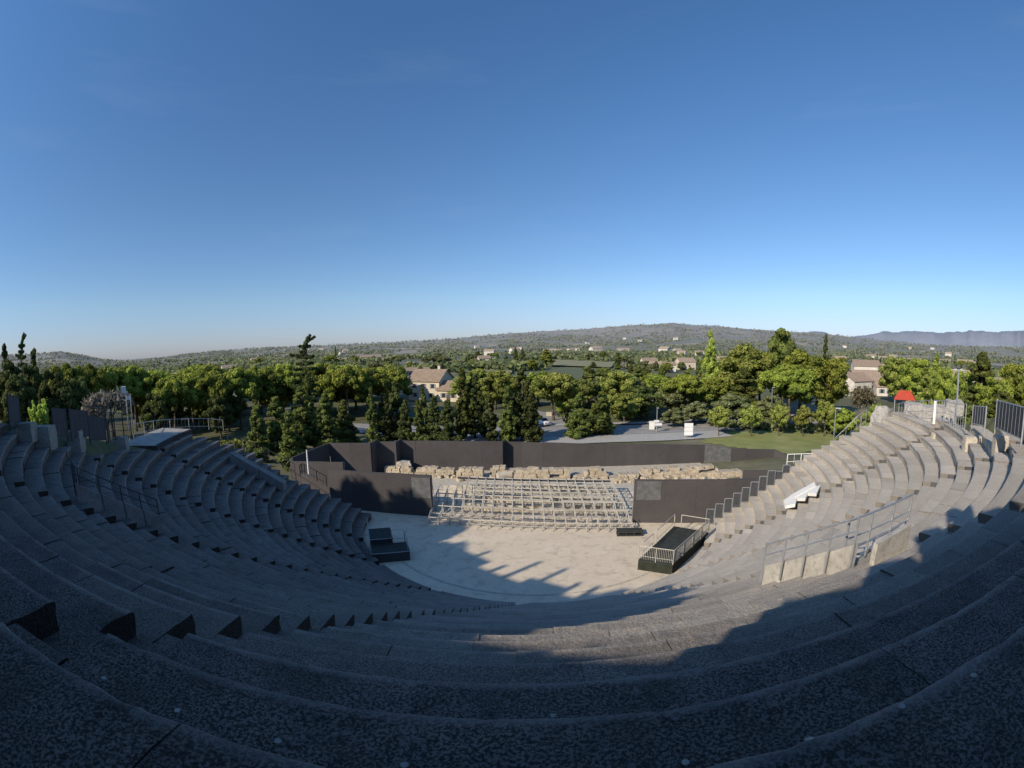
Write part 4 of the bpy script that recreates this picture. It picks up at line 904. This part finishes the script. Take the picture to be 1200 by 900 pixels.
for kind, px, ty, wp, D, leaf, lab in [('broad', 580, 433, 40, 112, None, 'bright round green tree behind the yellow-green cypress'), ('broad', 630, 434, 40, 118, 'pine', 'round tree between the black conifer and the forked pine'), ('umbrella', 649, 436, 48, 94, 'fresh', 'sunlit pine with a forked pale trunk at the road bend'), ('broad', 664, 444, 40, 97, 'fresh', 'bushy bright green tree right of the forked pine'), ('broad', 722, 433, 44, 100, 'fresh', 'sunlit green pine right of the big dark conifer'),
        ('broad', 731, 459, 40, 92, 'fresh', 'low bright pine clump above the white road sign stone'), ('broad', 752, 452, 44, 98, 'dark', 'dark tree in shadow behind the road lamp'), ('broad', 770, 440, 42, 120, 'pine', 'mid green tree above the road lamp'), ('conifer', 748, 428, 28, 135, 'cypress', 'slim pointed tree behind the mid green ones'), ('conifer', 778, 428, 26, 140, 'cypress', 'second slim pointed tree near the white villas'),
        ('broad', 788, 447, 40, 104, 'olive', 'grey-green tree left of the layered conifer'), ('cedar', 806, 430, 46, 112, 'pine', 'layered conifer with flat dark tiers'), ('broad', 815, 470, 34, 92, 'olive', 'low olive bush above the white sign board'), ('broad', 790, 478, 30, 88, 'olive', 'grey bush left of the white sign board'),
        ('poplar', 833, 386, 26, 122, None, 'tall pale green poplar piercing the skyline'), ('broad', 852, 430, 40, 118, 'fresh', 'bright leafy tree right of the poplar'), ('broad', 874, 404, 60, 116, 'fresh', 'very big bright tree between the poplar and the tall pine'), ('conifer', 872, 430, 56, 104, 'cypress', 'dark green conifer with long limbs before the very big bright tree'), ('umbrella', 892, 412, 44, 120, 'pine', 'pine crown left of the tall dark pine'),
        ('broad', 918, 382, 46, 122, 'cypress', 'tall dark pine whose top breaks the skyline'), ('broad', 940, 411, 60, 108, 'pine', 'big rounded stone pine, the broadest crown on the right'), ('broad', 972, 418, 48, 110, 'pine', 'rounded pine right of the broadest crown'), ('umbrella', 925, 426, 50, 104, 'pine', 'pine crown in front of the broadest one, lower left'), ('conifer', 968, 391, 16, 150, 'dark', 'dark spruce tip behind the rounded pines'),
        ('broad', 905, 462, 40, 92, 'olive', 'low grey bush behind the round clipped trees'), ('broad', 860, 462, 44, 94, 'olive', 'reddish grey scrub left of the round clipped trees'), ('sparse', 1011, 443, 48, 96, None, 'thin brown half bare tree below the village roofs'), ('broad', 990, 478, 36, 84, 'pine', 'green bush at the right end of the lawn'), ('broad', 1028, 474, 30, 80, 'fresh', 'light green bush left of the red roof'), ('broad', 885, 470, 40, 96, 'pine', 'low green scrub behind the middle of the round trees'),
        ('broad', 838, 480, 26, 95, 'olive', 'grey shrub at the left end of the lawn')]:
    wp *= 1.18 if kind in ('broad', 'umbrella') else 1.
    tree(kind, {'umbrella': 'stone_pine', 'conifer': 'conifer', 'poplar': 'poplar', 'cedar': 'cedar', 'sparse': 'thin_tree'}.get(kind, 'leafy_tree'), lab, px, ty, wp, D, G4, leaf)
for px, ty, wp, D, lab in [(843, 475, 34, 81, 'first clipped round tree from the left, nearest the sign board'), (882, 474, 33, 82, 'second clipped round tree from the left'), (914, 473, 29, 84, 'third clipped round tree from the left'), (943, 474, 30, 85, 'fourth clipped round tree, right of the lamp pole'), (968, 467, 32, 86, 'last and tallest clipped round tree at the right end of the lawn')]:
    tree('round', 'round_tree', lab, px, ty, wp, D, G3)
for kind, px, ty, wp, D, leaf, lab in [('broad', 1052, 416, 44, 150, 'fresh', 'broad leafy tree left of the floodlight mast and far behind the red roof'), ('broad', 1076, 418, 44, 130, 'pine', 'leafy tree above and right of the red roof'), ('cypress', 1085, 430, 24, 110, 'fresh', 'green column of leaves left of the floodlight mast'), ('poplar', 1098, 414, 26, 115, 'fresh', 'tall pointed green tree beside the floodlight mast'), ('broad', 1108, 428, 36, 98, 'pine', 'tree behind the floodlight mast'),
        ('broad', 1133, 432, 46, 74, 'pine', 'dark pine right of the floodlight mast'), ('conifer', 1152, 411, 60, 70, 'cypress', 'largest pine at the right with layered dark limbs'), ('broad', 1168, 440, 50, 60, 'pine', 'pine behind the big ribbed panel'), ('broad', 1192, 424, 48, 66, 'pine', 'pine at the right edge of the photo'), ('broad', 1178, 458, 46, 52, 'cypress', 'low dark shrub tree just over the big ribbed panel'), ('broad', 1122, 462, 40, 56, 'cypress', 'low dark tree between the two ribbed panels and the mast'),
        ('broad', 1078, 462, 26, 84, 'pine', 'low tree under the red roof on its right')]:
    tree(kind, {'conifer': 'pine', 'cypress': 'column_tree', 'poplar': 'poplar'}.get(kind, 'leafy_tree'), lab, px, ty, wp, D, G5, leaf)
# unseen trees behind the top gallery, placed to throw long shadows over the seats
for (a, r, wd, ht) in [(-60.5, 53, 7, 13), (-56, 51, 8, 12.5), (-52, 50, 8, 11.5), (-47, 52, 9, 10.5), (-20.2, 45.8, 4.6, 7.7), (-25, 46., 5, 8.), (-29.5, 46.5, 5, 7.6), (-13.2, 47, 5.5, 7.3), (-16.2, 47.5, 5.2, 7.4)]:
    p = pol(r, a); tree('sparse' if wd > 5 and a > -17 else 'umbrella' if ht < 10 else 'broad', 'hill_shade_tree', 'unseen tree on the hill behind the top gallery, placed for its shadow', 0, 0, 0, 0, 'unseen shadow trees on the hill behind the top gallery', None if a > -17 else 'pine', pos=(p.x, p.y), size=(wd, ht))
# scattered over the plain
GP = 'scattered trees on the plain'; k = 0
for px, ty, wp, D, kind in [(393, 405, 5, 230, 'cypress'), (221, 422, 5, 190, 'cypress'), (640, 409, 22, 330, 'poplar'), (724, 413, 10, 300, 'cypress'), (695, 424, 10, 320, 'cypress'), (560, 412, 12, 420, 'cypress'), (572, 414, 8, 400, 'cypress'), (604, 407, 7, 420, 'cypress'), (612, 408, 7, 430, 'cypress')]:
    tree(kind, 'cypress' if kind == 'cypress' else 'poplar', ['lone thin cypress on the skyline right of the crooked cedar', 'lone thin cypress above the pines on the left', 'pale leafy poplar at the left end of the vineyard', 'dark cypress in the middle of the vineyard', 'small cypress at the left of the vineyard', 'dark cypress behind the white gabled house', 'shorter cypress behind the white gabled house', 'thin cypress left of the pale poplar', 'thin cypress nearest the pale poplar'][k], px, ty, wp, D); k += 1
rd = random.Random(4)
for i in range(110):
    px = rd.uniform(60, 1190); D = 130*(520/130)**rd.random()
    if 640 < px < 720 and 260 < D < 420: continue
    if 470 < px < 545 and D < 260: continue
    if 985 < px < 1055 and D < 260: continue
    d = ray(px, 420); a = math.atan2(d[0], d[1]); pos = (D*math.sin(a), D*math.cos(a)); ht = rd.uniform(5, 8.5)*(1 if D < 300 else 1.15)
    kk = rd.choice(('broad', 'broad', 'umbrella', 'conifer')); lf = rd.choice(('pine', 'olive', 'fresh', 'cypress'))
    tree(kk, 'plain_tree', 'one of many small green trees scattered over the plain behind', 0, 0, 0, 0, GP, lf, pos=pos, size=(ht*rd.uniform(.8, 1.25)*(.6 if kk == 'conifer' else 1), ht))
# far woodland: a mass nobody could count
def woodland():
    cs = []; sz = []; tn = []; rd = random.Random(11); n = 0
    while n < 13000:
        a = R(rd.uniform(-64, 64)); D = 270*(4200/270)**rd.random()**.85; x, y = D*math.sin(a), D*math.cos(a)
        if 20 < x < 75 and 255 < y < 400: continue
        f = mn.fractal(Vector((x/170, y/170, 9.)), 1., 2., 4)
        hz = hill(x, y)
        if D > 2700 and rd.random() < .75: continue
        if f+.0035*min(60, hz)-.02 < rd.uniform(-.05, .25): continue
        n += 1; s = rd.uniform(2.8, 5.2)*(1+D/4500); z = terr(x, y); t0 = rd.uniform(.2, .7)
        for q in range(11):
            cs.append((x+rd.gauss(0, s*.42), y+rd.gauss(0, s*.42), z+s*(.45+rd.uniform(-.35, .55)))); sz.append(s*.55); tn.append(t0+rd.uniform(-.15, .15))
    cs = np.array(cs); ns = rng.normal(0, .6, cs.shape); ns[:, 2] = abs(ns[:, 2])+.5; ns[:, 1] -= .6
    V, F, T_ = quads(cs, ns, np.array(sz), np.array(tn), 1.2); o = bpy.data.objects.new('woodland', leaf_mesh('woodland', V, F, T_, M['farleaf'])); col.objects.link(o)
    tag(o, 'far woods and hedges covering the plain and the hills', 'woodland', kind='stuff')
woodland()

# ------------------------------------------------------------------ houses
def house(label, px, base, wid, D, dep, ht, rz, wall, roof, pitch=.32, wins=((.25, .6), (.5, .6), (.75, .6)), chim=False, door=False, group=None, name='house', wz=(.9, 1.2), gable_wins=()):
    p = atd(px, base, D); z = terr(p.x, p.y)-.2; az = math.atan2(p.x, p.y)
    t = thing(name, label, 'house', (p.x, p.y, z), -az+rz, group); w2, d2 = wid/2, dep/2; rh = dep*pitch
    b = MB(); b.add([(-w2, -d2, 0), (w2, -d2, 0), (w2, d2, 0), (-w2, d2, 0), (-w2, -d2, ht), (w2, -d2, ht), (w2, d2, ht), (-w2, d2, ht), (-w2, 0, ht+rh-.02), (w2, 0, ht+rh-.02)],
        [(0, 1, 5, 4), (1, 2, 6, 9, 5), (2, 3, 7, 6), (3, 0, 4, 8, 7)]); b.build('wall', M[wall], t)
    e = .4; b = MB(); sl = rh/d2; th = .18
    V = []
    for x in (-w2-e, w2+e):
        for y, zz in ((-d2-e, ht-sl*e), (0, ht+rh), (d2+e, ht-sl*e)): V += [(x, y, zz+.02), (x, y, zz+th)]
    b.add(V, [(1, 3, 9, 7), (3, 5, 11, 9), (0, 6, 8, 2), (2, 8, 10, 4), (0, 1, 7, 6), (4, 10, 11, 5), (0, 2, 3, 1), (2, 4, 5, 3), (6, 7, 9, 8), (8, 9, 11, 10)]); rf = b.build('roof', M[roof], t)
    if chim: b = MB(); b.box((w2*.45, d2*.2, ht+rh+.2), (.8, .6, 1.6)); b.box((w2*.45, d2*.2, ht+rh+1.05), (.95, .75, .12)); b.build('chimney', M[wall], rf)
    for u, v in wins:
        x = -w2+wid*u; zc = ht*v; b = MB(); b.box((x, -d2-.01, zc), (wz[0], .1, wz[1])); o = b.build('window', M['glass'], t)
        if D < 200: [(lambda b: (b.box((x+sx*(wz[0]*.78), -d2-.05, zc), (wz[0]*.5, .07, wz[1]*1.05)), b.build('shutter', M['shutter'], o)))(MB()) for sx in (-1, 1)]
    for u, v in gable_wins:
        y = -d2+dep*u; b = MB(); b.box((w2+.01, y, ht*v), (.1, wz[0], wz[1])); b.build('window', M['glass'], t)
    if door: b = MB(); b.box((0, -d2-.02, 1.05), (1.1, .1, 2.1)); b.build('door', M['bark'], t)
    return t
house('stone farmhouse with a wide tan tile roof and shuttered windows between the conifers', 506, 471, 10.2, 138, 8.6, 5.7, -.55, 'cream', 'tile', .34, ((.2, .75), (.5, .75), (.8, .75), (.22, .3), (.75, .3)), True, True, gable_wins=((.3, .6), (.7, .6)))
house('lower wing with a grey tan roof at the right end of the farmhouse', 531, 471, 7., 133, 6.5, 3.4, -.4, 'cream', 'tile', .34, ((.3, .55), (.7, .55)), False, True)
VH = [('long low white building left behind the farmhouse', 484, 441, 17, 265, 7, 3., .1, 'whitewall', 'tile'), ('white gabled house in the middle of the plain', 558, 430, 9, 330, 9, 4.5, 1.2, 'whitewall', 'tile'), ('tall white house right of the gabled one', 567, 428, 8, 335, 7, 7.5, .2, 'whitewall', 'tile'), ('small white house left of the gabled one', 532, 430, 8, 340, 7, 4, -.3, 'whitewall', 'tile'),
    ('cream house on the plain above the dark belt', 456, 425, 12, 420, 8, 5, .3, 'cream', 'tile'), ('long cream house on the far slope left of centre', 434, 419, 24, 560, 10, 6, .1, 'cream', 'tile'), ('cream farm right of the lone skyline cypress', 405, 424, 20, 480, 9, 5, -.2, 'cream', 'tile'), ('pale house left of the lone skyline cypress', 388, 423.5, 14, 470, 8, 5, .2, 'whitewall', 'tile2'),
    ('pale house low on the left plain', 268, 430, 12, 380, 9, 5, .3, 'cream', 'tile2'), ('long pale house at the far left above the pines', 190, 434, 18, 300, 8, 4, -.2, 'cream', 'tile2'), ('pale house right of the thin left cypress', 232, 434, 12, 320, 8, 4, .3, 'whitewall', 'tile2'), ('pale house on the left slope among trees', 248, 426, 12, 520, 8, 5, 0, 'cream', 'tile'), ('cream house on the low ridge at the left', 300, 419, 14, 640, 9, 6, .2, 'cream', 'tile2'),
    ('left one of the two white villas by the vineyard', 760, 425, 10, 330, 8, 5.5, .3, 'whitewall', 'tile'), ('right one of the two white villas by the vineyard', 769, 428, 8, 300, 7, 4.5, -.3, 'whitewall', 'tile2'), ('pinkish villa left of the poplar', 803, 427, 11, 310, 9, 6, .4, 'cream', 'tile2'), ('small white house right of the two villas', 784, 430, 7, 280, 6, 5, .2, 'whitewall', 'tile'),
    ('white house just right of the poplar', 848, 427, 10, 300, 8, 7.5, -.2, 'whitewall', 'tile2'), ('long white house high up left of the poplar', 820, 408, 16, 760, 9, 6, .1, 'whitewall', 'tile'), ('white house on the slope left of the long high one', 799, 412, 13, 700, 9, 6, -.3, 'whitewall', 'tile2'), ('small white house on the central slope', 656, 407, 10, 900, 9, 6, .2, 'whitewall', 'tile'), ('white farmhouse on the central slope', 640, 408.5, 9, 880, 8, 6, -.2, 'whitewall', 'tile2'),
    ('long pale farm low on the central hill', 730, 404, 24, 950, 10, 7, 0, 'cream', 'tile'), ('big white village house with a gable above the thin brown tree', 1000, 447, 10, 170, 9, 5, .9, 'whitewall', 'tile2'), ('long tile-roofed village building left of the red roof', 1022, 445, 17, 190, 12, 4.5, .35, 'cream', 'tile2'), ('white village house behind the long building', 1014, 430, 13, 240, 10, 7.5, .2, 'whitewall', 'tile'), ('low white shed right of the long village building', 1037, 448, 8, 175, 7, 3.2, .3, 'whitewall', 'tile2'), ('small white house behind the village roofs', 1028, 425, 9, 300, 8, 6, -.2, 'cream', 'tile2'),
    ('white house with a balcony front behind the floodlight mast', 1130, 427, 10, 190, 9, 7, -.3, 'cream', 'tile2'), ('long white house near the right edge', 1183, 425, 13, 200, 8, 5, -.2, 'whitewall', 'tile2'), ('pale pink house cut by the right edge', 1199, 424, 9, 190, 8, 7.5, -.1, 'ochre', 'tile2'), ('far white house above the right rim trees', 1107, 411, 16, 620, 9, 6, 0, 'whitewall', 'tile'), ('far long white roofed house right of the mast top', 1131, 410, 20, 640, 9, 6, 0, 'whitewall', 'tile2'), ('far cream house on the right skyline plain', 1150, 412, 18, 520, 10, 6, .2, 'cream', 'tile2'),
    ('far white house on the right slope above the village', 1021, 409, 16, 800, 9, 6, 0, 'whitewall', 'tile'), ('far pale house right of the spruce tip', 1035, 411, 14, 640, 9, 6, .2, 'cream', 'tile2'), ('far pale house over the broad leafy tree', 1072, 413, 16, 560, 9, 6, -.2, 'cream', 'tile2'), ('far pale house left of the village', 985, 415, 12, 520, 9, 6, .1, 'whitewall', 'tile2')]
for (lab, px, base, wid, D, dep, ht, rz, wl, rf) in VH:
    house(lab, px, base, wid, D, dep, ht, rz, wl, rf, .26, ((.25, .55), (.6, .55)) if wid < 14 else ((.15, .55), (.4, .55), (.65, .55), (.85, .55)), group='houses of the town and plain', wz=(1.1, 1.3)).location.z -= .9 if D > 250 else 0
    if D > 220:
        for q_ in range(3):
            p = atd(px+random.uniform(-1, 1)*wid*220/D, base, D-random.uniform(6, 16)); s_ = random.uniform(4., 7.)
            tree(random.choice(('broad', 'broad', 'conifer')), 'plain_tree', 'one of many small green trees scattered over the plain behind', 0, 0, 0, 0, GP, random.choice(('pine', 'olive', 'fresh')), pos=(p.x, p.y), size=(s_, s_))
rd = random.Random(31); first = None
for px, py, D in [(rd.choice((rd.uniform(300, 820), rd.uniform(480, 800), rd.uniform(960, 1180))), 0, rd.uniform(700, 1900)) for _ in range(26)]:
    d = ray(px, 410); a = math.atan2(d[0], d[1]); x, y = D*math.sin(a), D*math.cos(a); k_ = rd.uniform(.8, 1.5)
    if first is None:
        first = house('tiny pale house far off among the woods of the hillside', px, 408, 13, D, 9, 5.5, .2, 'whitewall', 'tile2', .26, (), group='tiny houses far off on the hillsides', name='far_house'); o = first
    else: o = copy_tree(first)
    o.location = (x, y, terr(x, y)+.8); o.rotation_euler.z = rd.uniform(-.7, .7)-a; o.scale = (k_, k_, k_)
# red awning roof
p = atd(1060, 471, 62); t = thing('red_canopy', 'red canvas canopy roof among the trees left of the floodlight mast', 'canopy', (p.x, p.y, terr(p.x, p.y)), -math.atan2(p.x, p.y)); ztop = atd(1060, 457.5, 62).z-t.location.z
b = MB(); w2 = 1.3; zl = ztop-.95; b.add([(-w2*1.05, -1.9, zl), (w2*1.05, -1.9, zl), (w2*1.05, 1.9, zl), (-w2*1.05, 1.9, zl), (-w2*.55, 0, ztop), (w2*.55, 0, ztop)], [(0, 1, 5, 4), (2, 3, 4, 5), (1, 2, 5), (3, 0, 4), (3, 2, 1, 0)]); b.build('canvas', M['redcloth'], t)
for sx in (-1, 1):
    for s_y in (-1, 1): b = MB(); b.tube((sx*w2*.95, s_y*1.75, 0), (sx*w2*.95, s_y*1.75, zl+.02), .06, 6); b.build('pole', M['steel'], t)

# ------------------------------------------------------------------ road, lawn, fields
def sheet(name, px, z, m, kind='structure'):
    b = MB(); P_ = [atz(x, y, z) for x, y in px]; n = len(P_); b.add([(p.x, p.y, z) for p in P_], [tuple(range(n))]); o = b.build(name, m); return tag(o, kind=kind)
def drape(name, pts, dz, m, n=26, w=None):
    """a strip that follows the ground, through plan points with half width w"""
    b = MB(); P_ = [Vector((p[0], p[1])) for p in pts]; S = []
    for a, c in zip(P_[:-1], P_[1:]):
        k = max(2, int((c-a).length/2.5)); S += [a+(c-a)*i/k for i in range(k)]
    S.append(P_[-1]); vs = []; m_ = 7
    for i, p in enumerate(S):
        d = (S[min(i+1, len(S)-1)]-S[max(i-1, 0)]).normalized(); nr = Vector((-d.y, d.x))
        for j in range(m_): q = p+nr*w*(j/(m_-1)*2-1); vs.append((q.x, q.y, terr(q.x, q.y)+dz))
    fs = [(i*m_+j, i*m_+j+1, (i+1)*m_+j+1, (i+1)*m_+j) for i in range(len(S)-1) for j in range(m_-1)]
    b.add(vs, [tuple(reversed(f)) for f in fs]); o = b.build(name, m); return tag(o, kind='structure')
rp = [atz(x, y).xy for x, y in ((380, 500), (500, 506), (600, 508), (700, 505), (760, 503.5), (830, 500), (900, 496), (985, 490))]
drape('road', rp, .16, M['asphalt'], w=4.6)
drape('pavement', [p+Vector((0, 6.3)) for p in rp[2:]], .27, M['kerb'], w=1.1)
sheet('car_park', [(540, 500), (640, 500), (640, 518), (540, 518)], .12, M['asphalt'])
drape('gravel_verge', [(p.x, p.y-7.4) for p in rp[2:6]], .14, M['kerb'], w=3.2)
drape('road', [atz(x, y).xy for x, y in ((645, 508), (652, 496), (640, 489), (615, 484))], .17, M['asphalt'], w=3.6)
rpl = [(p.x, p.y) for p in rp]
for u in range(34):
    x = -10+u*2.4; y = float(np.interp(x, [p[0] for p in rpl], [p[1] for p in rpl])); b = MB() if u == 0 else b
    b.box((x, y, .185), (1.2, .12, .012), 0)
tag(b.build('road_marking', M['paint']), kind='structure')
L_ = [atz(822, 518), atz(930, 535), atz(985, 524), atz(1012, 503), atz(985, 497), atz(900, 505), atz(830, 509)]
def lawn():
    b = MB(); xs = np.linspace(20, 62, 36); ys = np.linspace(40, 84, 40); inside = lambda x, y: sum(((a.y > y) != (c.y > y)) and (x < (c.x-a.x)*(y-a.y)/(c.y-a.y)+a.x) for a, c in zip(L_, L_[1:]+L_[:1])) % 2
    idx = {}; vs = []; fs = []
    def vid(i, j):
        if (i, j) not in idx: idx[i, j] = len(vs); vs.append((xs[i], ys[j], terr(xs[i], ys[j])+.06))
        return idx[i, j]
    for i in range(35):
        for j in range(39):
            if inside((xs[i]+xs[i+1])/2, (ys[j]+ys[j+1])/2): fs.append((vid(i, j), vid(i+1, j), vid(i+1, j+1), vid(i, j+1)))
    b.add(vs, fs); tag(b.build('lawn', M['grass'], smooth=True), kind='structure')
lawn()
def field(px, m, name='field'):
    b = MB(); n = len(px); P_ = [atz(x, y).xy for x, y in px]; b.add([(p.x, p.y, terr(p.x, p.y)+1.0) for p in P_], [tuple(range(n))]); tag(b.build(name, m), kind='structure')
k = NT('vineyard_rows'); p_ = k.pos(); wv = k.n('ShaderNodeTexWave', bands_direction='DIAGONAL'); wv.inputs['Scale'].default_value = .35; wv.inputs['Distortion'].default_value = 1.; k.l(p_, wv.inputs['Vector'])
k.color(k.haze(k.mix(k.noise(p_, .05, 4), k.ramp(wv.outputs['Fac'], [(.35, (.13, .155, .055)), (.6, (.30, .27, .15))]), (.22, .21, .09)))); M['vine'] = k.m
field([(642, 429), (716, 432), (722, 424), (690, 418), (672, 418), (648, 422)], M['vine'])
field([(652, 420.5), (676, 418.2), (694, 417.6), (676, 416), (655, 417)], M['earth'])
field([(725, 430), (756, 437), (752, 431), (728, 424)], M['earth'])
field([(545, 438), (600, 439), (600, 434), (555, 434)], M['vine'])

# ------------------------------------------------------------------ cars, signs, masts
def car(label, px, py, D, rz, paint, van=False):
    p = atd(px, py, D); t = thing('parked_car', label, 'car', (p.x, p.y, terr(p.x, p.y)+.17), rz)
    prof = [(-2.05, .35), (-2.05, .75), (-1.95, .9), (-1.3, .97), (-.75, 1.42), (.75, 1.46), (1.55, 1.0), (2.0, .92), (2.08, .6), (2.05, .35)]
    b = MB(); n = len(prof); vs = []
    for y, s in ((-.84, .94), (-.80, 1), (.80, 1), (.84, .94)):
        for x, z in prof: vs.append((x*(1 if abs(y) < .82 else .985), y*(.86 if z > 1.2 else 1), .35+(z-.35)*s if z > .4 else z))
    fs = [(r*n+i, r*n+(i+1) % n, (r+1)*n+(i+1) % n, (r+1)*n+i) for r in range(3) for i in range(n)]+[tuple(range(n-1, -1, -1)), tuple(3*n+i for i in range(n))]
    b.add(vs, fs); b.build('body', M[paint], t, True)
    b = MB()
    for s in (-1, 1): b.add([(-1.2, s*.80, 1.0), (1.4, s*.80, 1.02), (.7, s*.735, 1.40), (-.7, s*.735, 1.38)], [(0, 1, 2, 3) if s < 0 else (3, 2, 1, 0)])
    b.add([(-1.36, -.7, .99), (-1.36, .7, .99), (-.78, .6, 1.42), (-.78, -.6, 1.42)], [(3, 2, 1, 0)]); b.add([(1.58, -.7, 1.02), (1.58, .7, 1.02), (.8, .6, 1.45), (.8, -.6, 1.45)], [(0, 1, 2, 3)]); b.build('windows', M['glass'], t)
    for x in (-1.3, 1.3):
        for s in (-1, 1):
            b = MB(); b.tube((x, s*.70, .32), (x, s*.88, .32), .32, 14); w_ = b.build('wheel', M['tyre'], t); b = MB(); b.tube((x, s*.87, .32), (x, s*.895, .32), .18, 10); b.build('rim', M['steel'], w_)
    for s in (-1, 1): b = MB(); b.box((2.04, s*.6, .72), (.08, .3, .14)); b.build('headlight', M['lampglass'], t); b = MB(); b.box((-2.05, s*.62, .78), (.06, .25, .14)); b.build('tail_light', M['redlamp'], t)
car('white car driving through the road bend left of the big dark conifer', 634, 508.5, 88, 2.2, 'carwhite'); car('dark blue car parked at the foot of the big dark conifer', 698, 513.5, 82, .1, 'carblue'); car('silver car half hidden left of the dark blue car', 683, 513, 83, .1, 'carsilver')
car('white car under the left pines', 247, 488, 108, .4, 'carwhite')
p = atd(806.5, 516, 78); t = thing('sign_board', 'white direction board of three stacked panels by the road', 'sign', (p.x, p.y, terr(p.x, p.y)), -.24); zt = atd(806, 495.5, 78).z-t.location.z
for i in range(3): b = MB(); b.box((0, 0, zt-.36-.68*i), (1.45, .06, .64)); b.build('panel', M['signwhite'], t)
for sx in (-.35, .35): b = MB(); b.tube((sx, .07, 0), (sx, .07, zt-.05), .045, 6); b.build('post', M['steel'], t)
p = atd(769, 517, 82); t = thing('road_lamp', 'grey road lamp post with two small white sign boxes', 'lamp post', (p.x, p.y, terr(p.x, p.y)), 0); zt = atd(769, 477.5, 82).z-t.location.z
b = MB(); b.tube((0, 0, 0), (0, 0, zt), .09, 8, .06); b.build('post', M['steel'], t); b = MB(); b.box((0, -.25, zt-.05), (.3, .7, .14)); b.build('lamp_head', M['steel'], t)
for x, dz, w_ in ((.25, 2.9, 1.3), (-.1, 2.35, .9)): b = MB(); b.box((x, -.13, zt-dz), (w_, .08, .42)); b.build('sign_box', M['signwhite'], t)
p = atd(763.5, 512, 85); b = MB(); b.box((0, 0, .75), (.85, .5, 1.5)); b.box((0, 0, 1.53), (.95, .6, .1)); tag(b.build('gate_pillar', M['white'], loc=(p.x, p.y, terr(p.x, p.y))), 'white pillar beside the road lamp', 'pillar')
def mast(name, label, px, base, top, D, r, head, m='steel'):
    p = atd(px, base, D); q = atd(px, top, D); t = thing(name, label, 'lamp post', p, -math.atan2(p.x, p.y)); L = q.z-p.z
    b = MB(); b.tube((0, 0, -.6), (0, 0, L), r, 8, r*.7); b.build('post', M[m], t)
    if head == 'flood':
        b = MB(); b.box((0, 0, L-.1), (.9, .08, .08)); b.build('crossbar', M[m], t)
        for sx in (-.4, 0, .4): b = MB(); b.box((sx, -.1, L+.1), (.24, .18, .22), 0, taper=.8); b.build('floodlight', M['darksteel'], t)
    if head == 'white':
        b = MB(); b.box((-.18, -.1, L-.25), (.42, .4, .6)); b.build('speaker_box', M['signwhite'], t); b = MB(); b.box((.2, -.1, L-.95), (.4, .35, .35)); b.build('camera_box', M['signwhite'], t); b = MB(); b.tube((-.3, 0, L-.5), (.45, 0, L-.9), .04, 6); b.build('arm', M[m], t)
    if head == 'lamp': b = MB(); b.box((.22, 0, L), (.5, .16, .1)); b.build('lamp_head', M['steel'], t)
    return t
mast('lamp_mast', 'pale mast with white boxes on top behind the left landing', 152, 512, 453, 46, .06, 'white'); mast('lamp_mast', 'thin grey pole right beside the white-topped mast', 157.5, 516, 461, 43, .05, None)
mast('floodlight_mast', 'tall grey mast with floodlights behind the right rim', 1119, 500, 431, 34, .085, 'flood'); mast('lamp_mast', 'thin pole with a small lamp at the right end of the lawn', 975, 535, 478, 44, .05, 'lamp')
mast('lamp_mast', 'slim pole left of the broad pine on the lawn side', 903, 500, 454, 90, .07, 'lamp'); mast('marker_post', 'white post standing at the left end of the low black screen', 361.5, 552, 527, 45.6, .09, None, 'signwhite')
mast('lamp_mast', 'thin pole in the gap of blue shaded asphalt', 575, 519, 504, 74, .05, None)
# low walls and hedges
p = atd(640, 500, 92)
for (x0, y0, x1, y1, D, lab) in [(985, 492, 1017, 490, 80, 'low pale wall at the right end of the lawn'), (640, 497, 676, 499, 100, 'low pale stone wall behind the road bend')]:
    a, c = atd(x0, y0, D), atd(x1, y1, D); b = MB(); z = terr(a.x, a.y); b.slab(a-a, c-a, .4, -.3, 1., -.3, 1.); tag(b.build('low_wall', M['pale'], loc=(a.x, a.y, z)), lab, 'wall')
def hedge(lab, x0, x1, y, D, h, w_=1.6, leaf='pine'):
    a, c = atd(x0, y, D), atd(x1, y, D); L = (c-a).xy.length; n = int(L*14); u = rng.random(n); cs = np.zeros((n, 3)); cs[:, 0] = u*L; cs[:, 1] = rng.uniform(-w_/2, w_/2, n); cs[:, 2] = h*(rng.random(n)**.6)
    cs = np.repeat(cs, 6, 0)+rng.normal(0, .16, (n*6, 3)); ns = rng.normal(0, .4, cs.shape)+np.array([0, -.4, .8])
    V, F, T_ = quads(cs, ns, .36, rng.uniform(.2, .8, len(cs))); o = bpy.data.objects.new('hedge', leaf_mesh('hedge', V, F, T_, M[leaf])); col.objects.link(o); d = c-a
    o.location = (a.x, a.y, terr(a.x, a.y)-.1); o.rotation_euler = (0, 0, math.atan2(d.y, d.x)); tag(o, lab, 'hedge')
hedge('dark clipped hedge left behind the terrace railing', 162, 205, 492, 62, 1.5, 2.5, 'dark'); hedge('green hedge behind the terrace railing under the pines', 206, 300, 489, 76, 1.6, 2.2, 'fresh'); hedge('scrubby hedge behind the round clipped trees', 830, 985, 494, 90, 1.5, 2., 'olive'); hedge('green bank of shrubs between the lawn and the red roof', 985, 1050, 484, 72, 2.2, 2.5, 'fresh')
hedge('low shrubs behind the road left of the road lamp', 655, 760, 499, 98, 1.4, 2., 'olive')
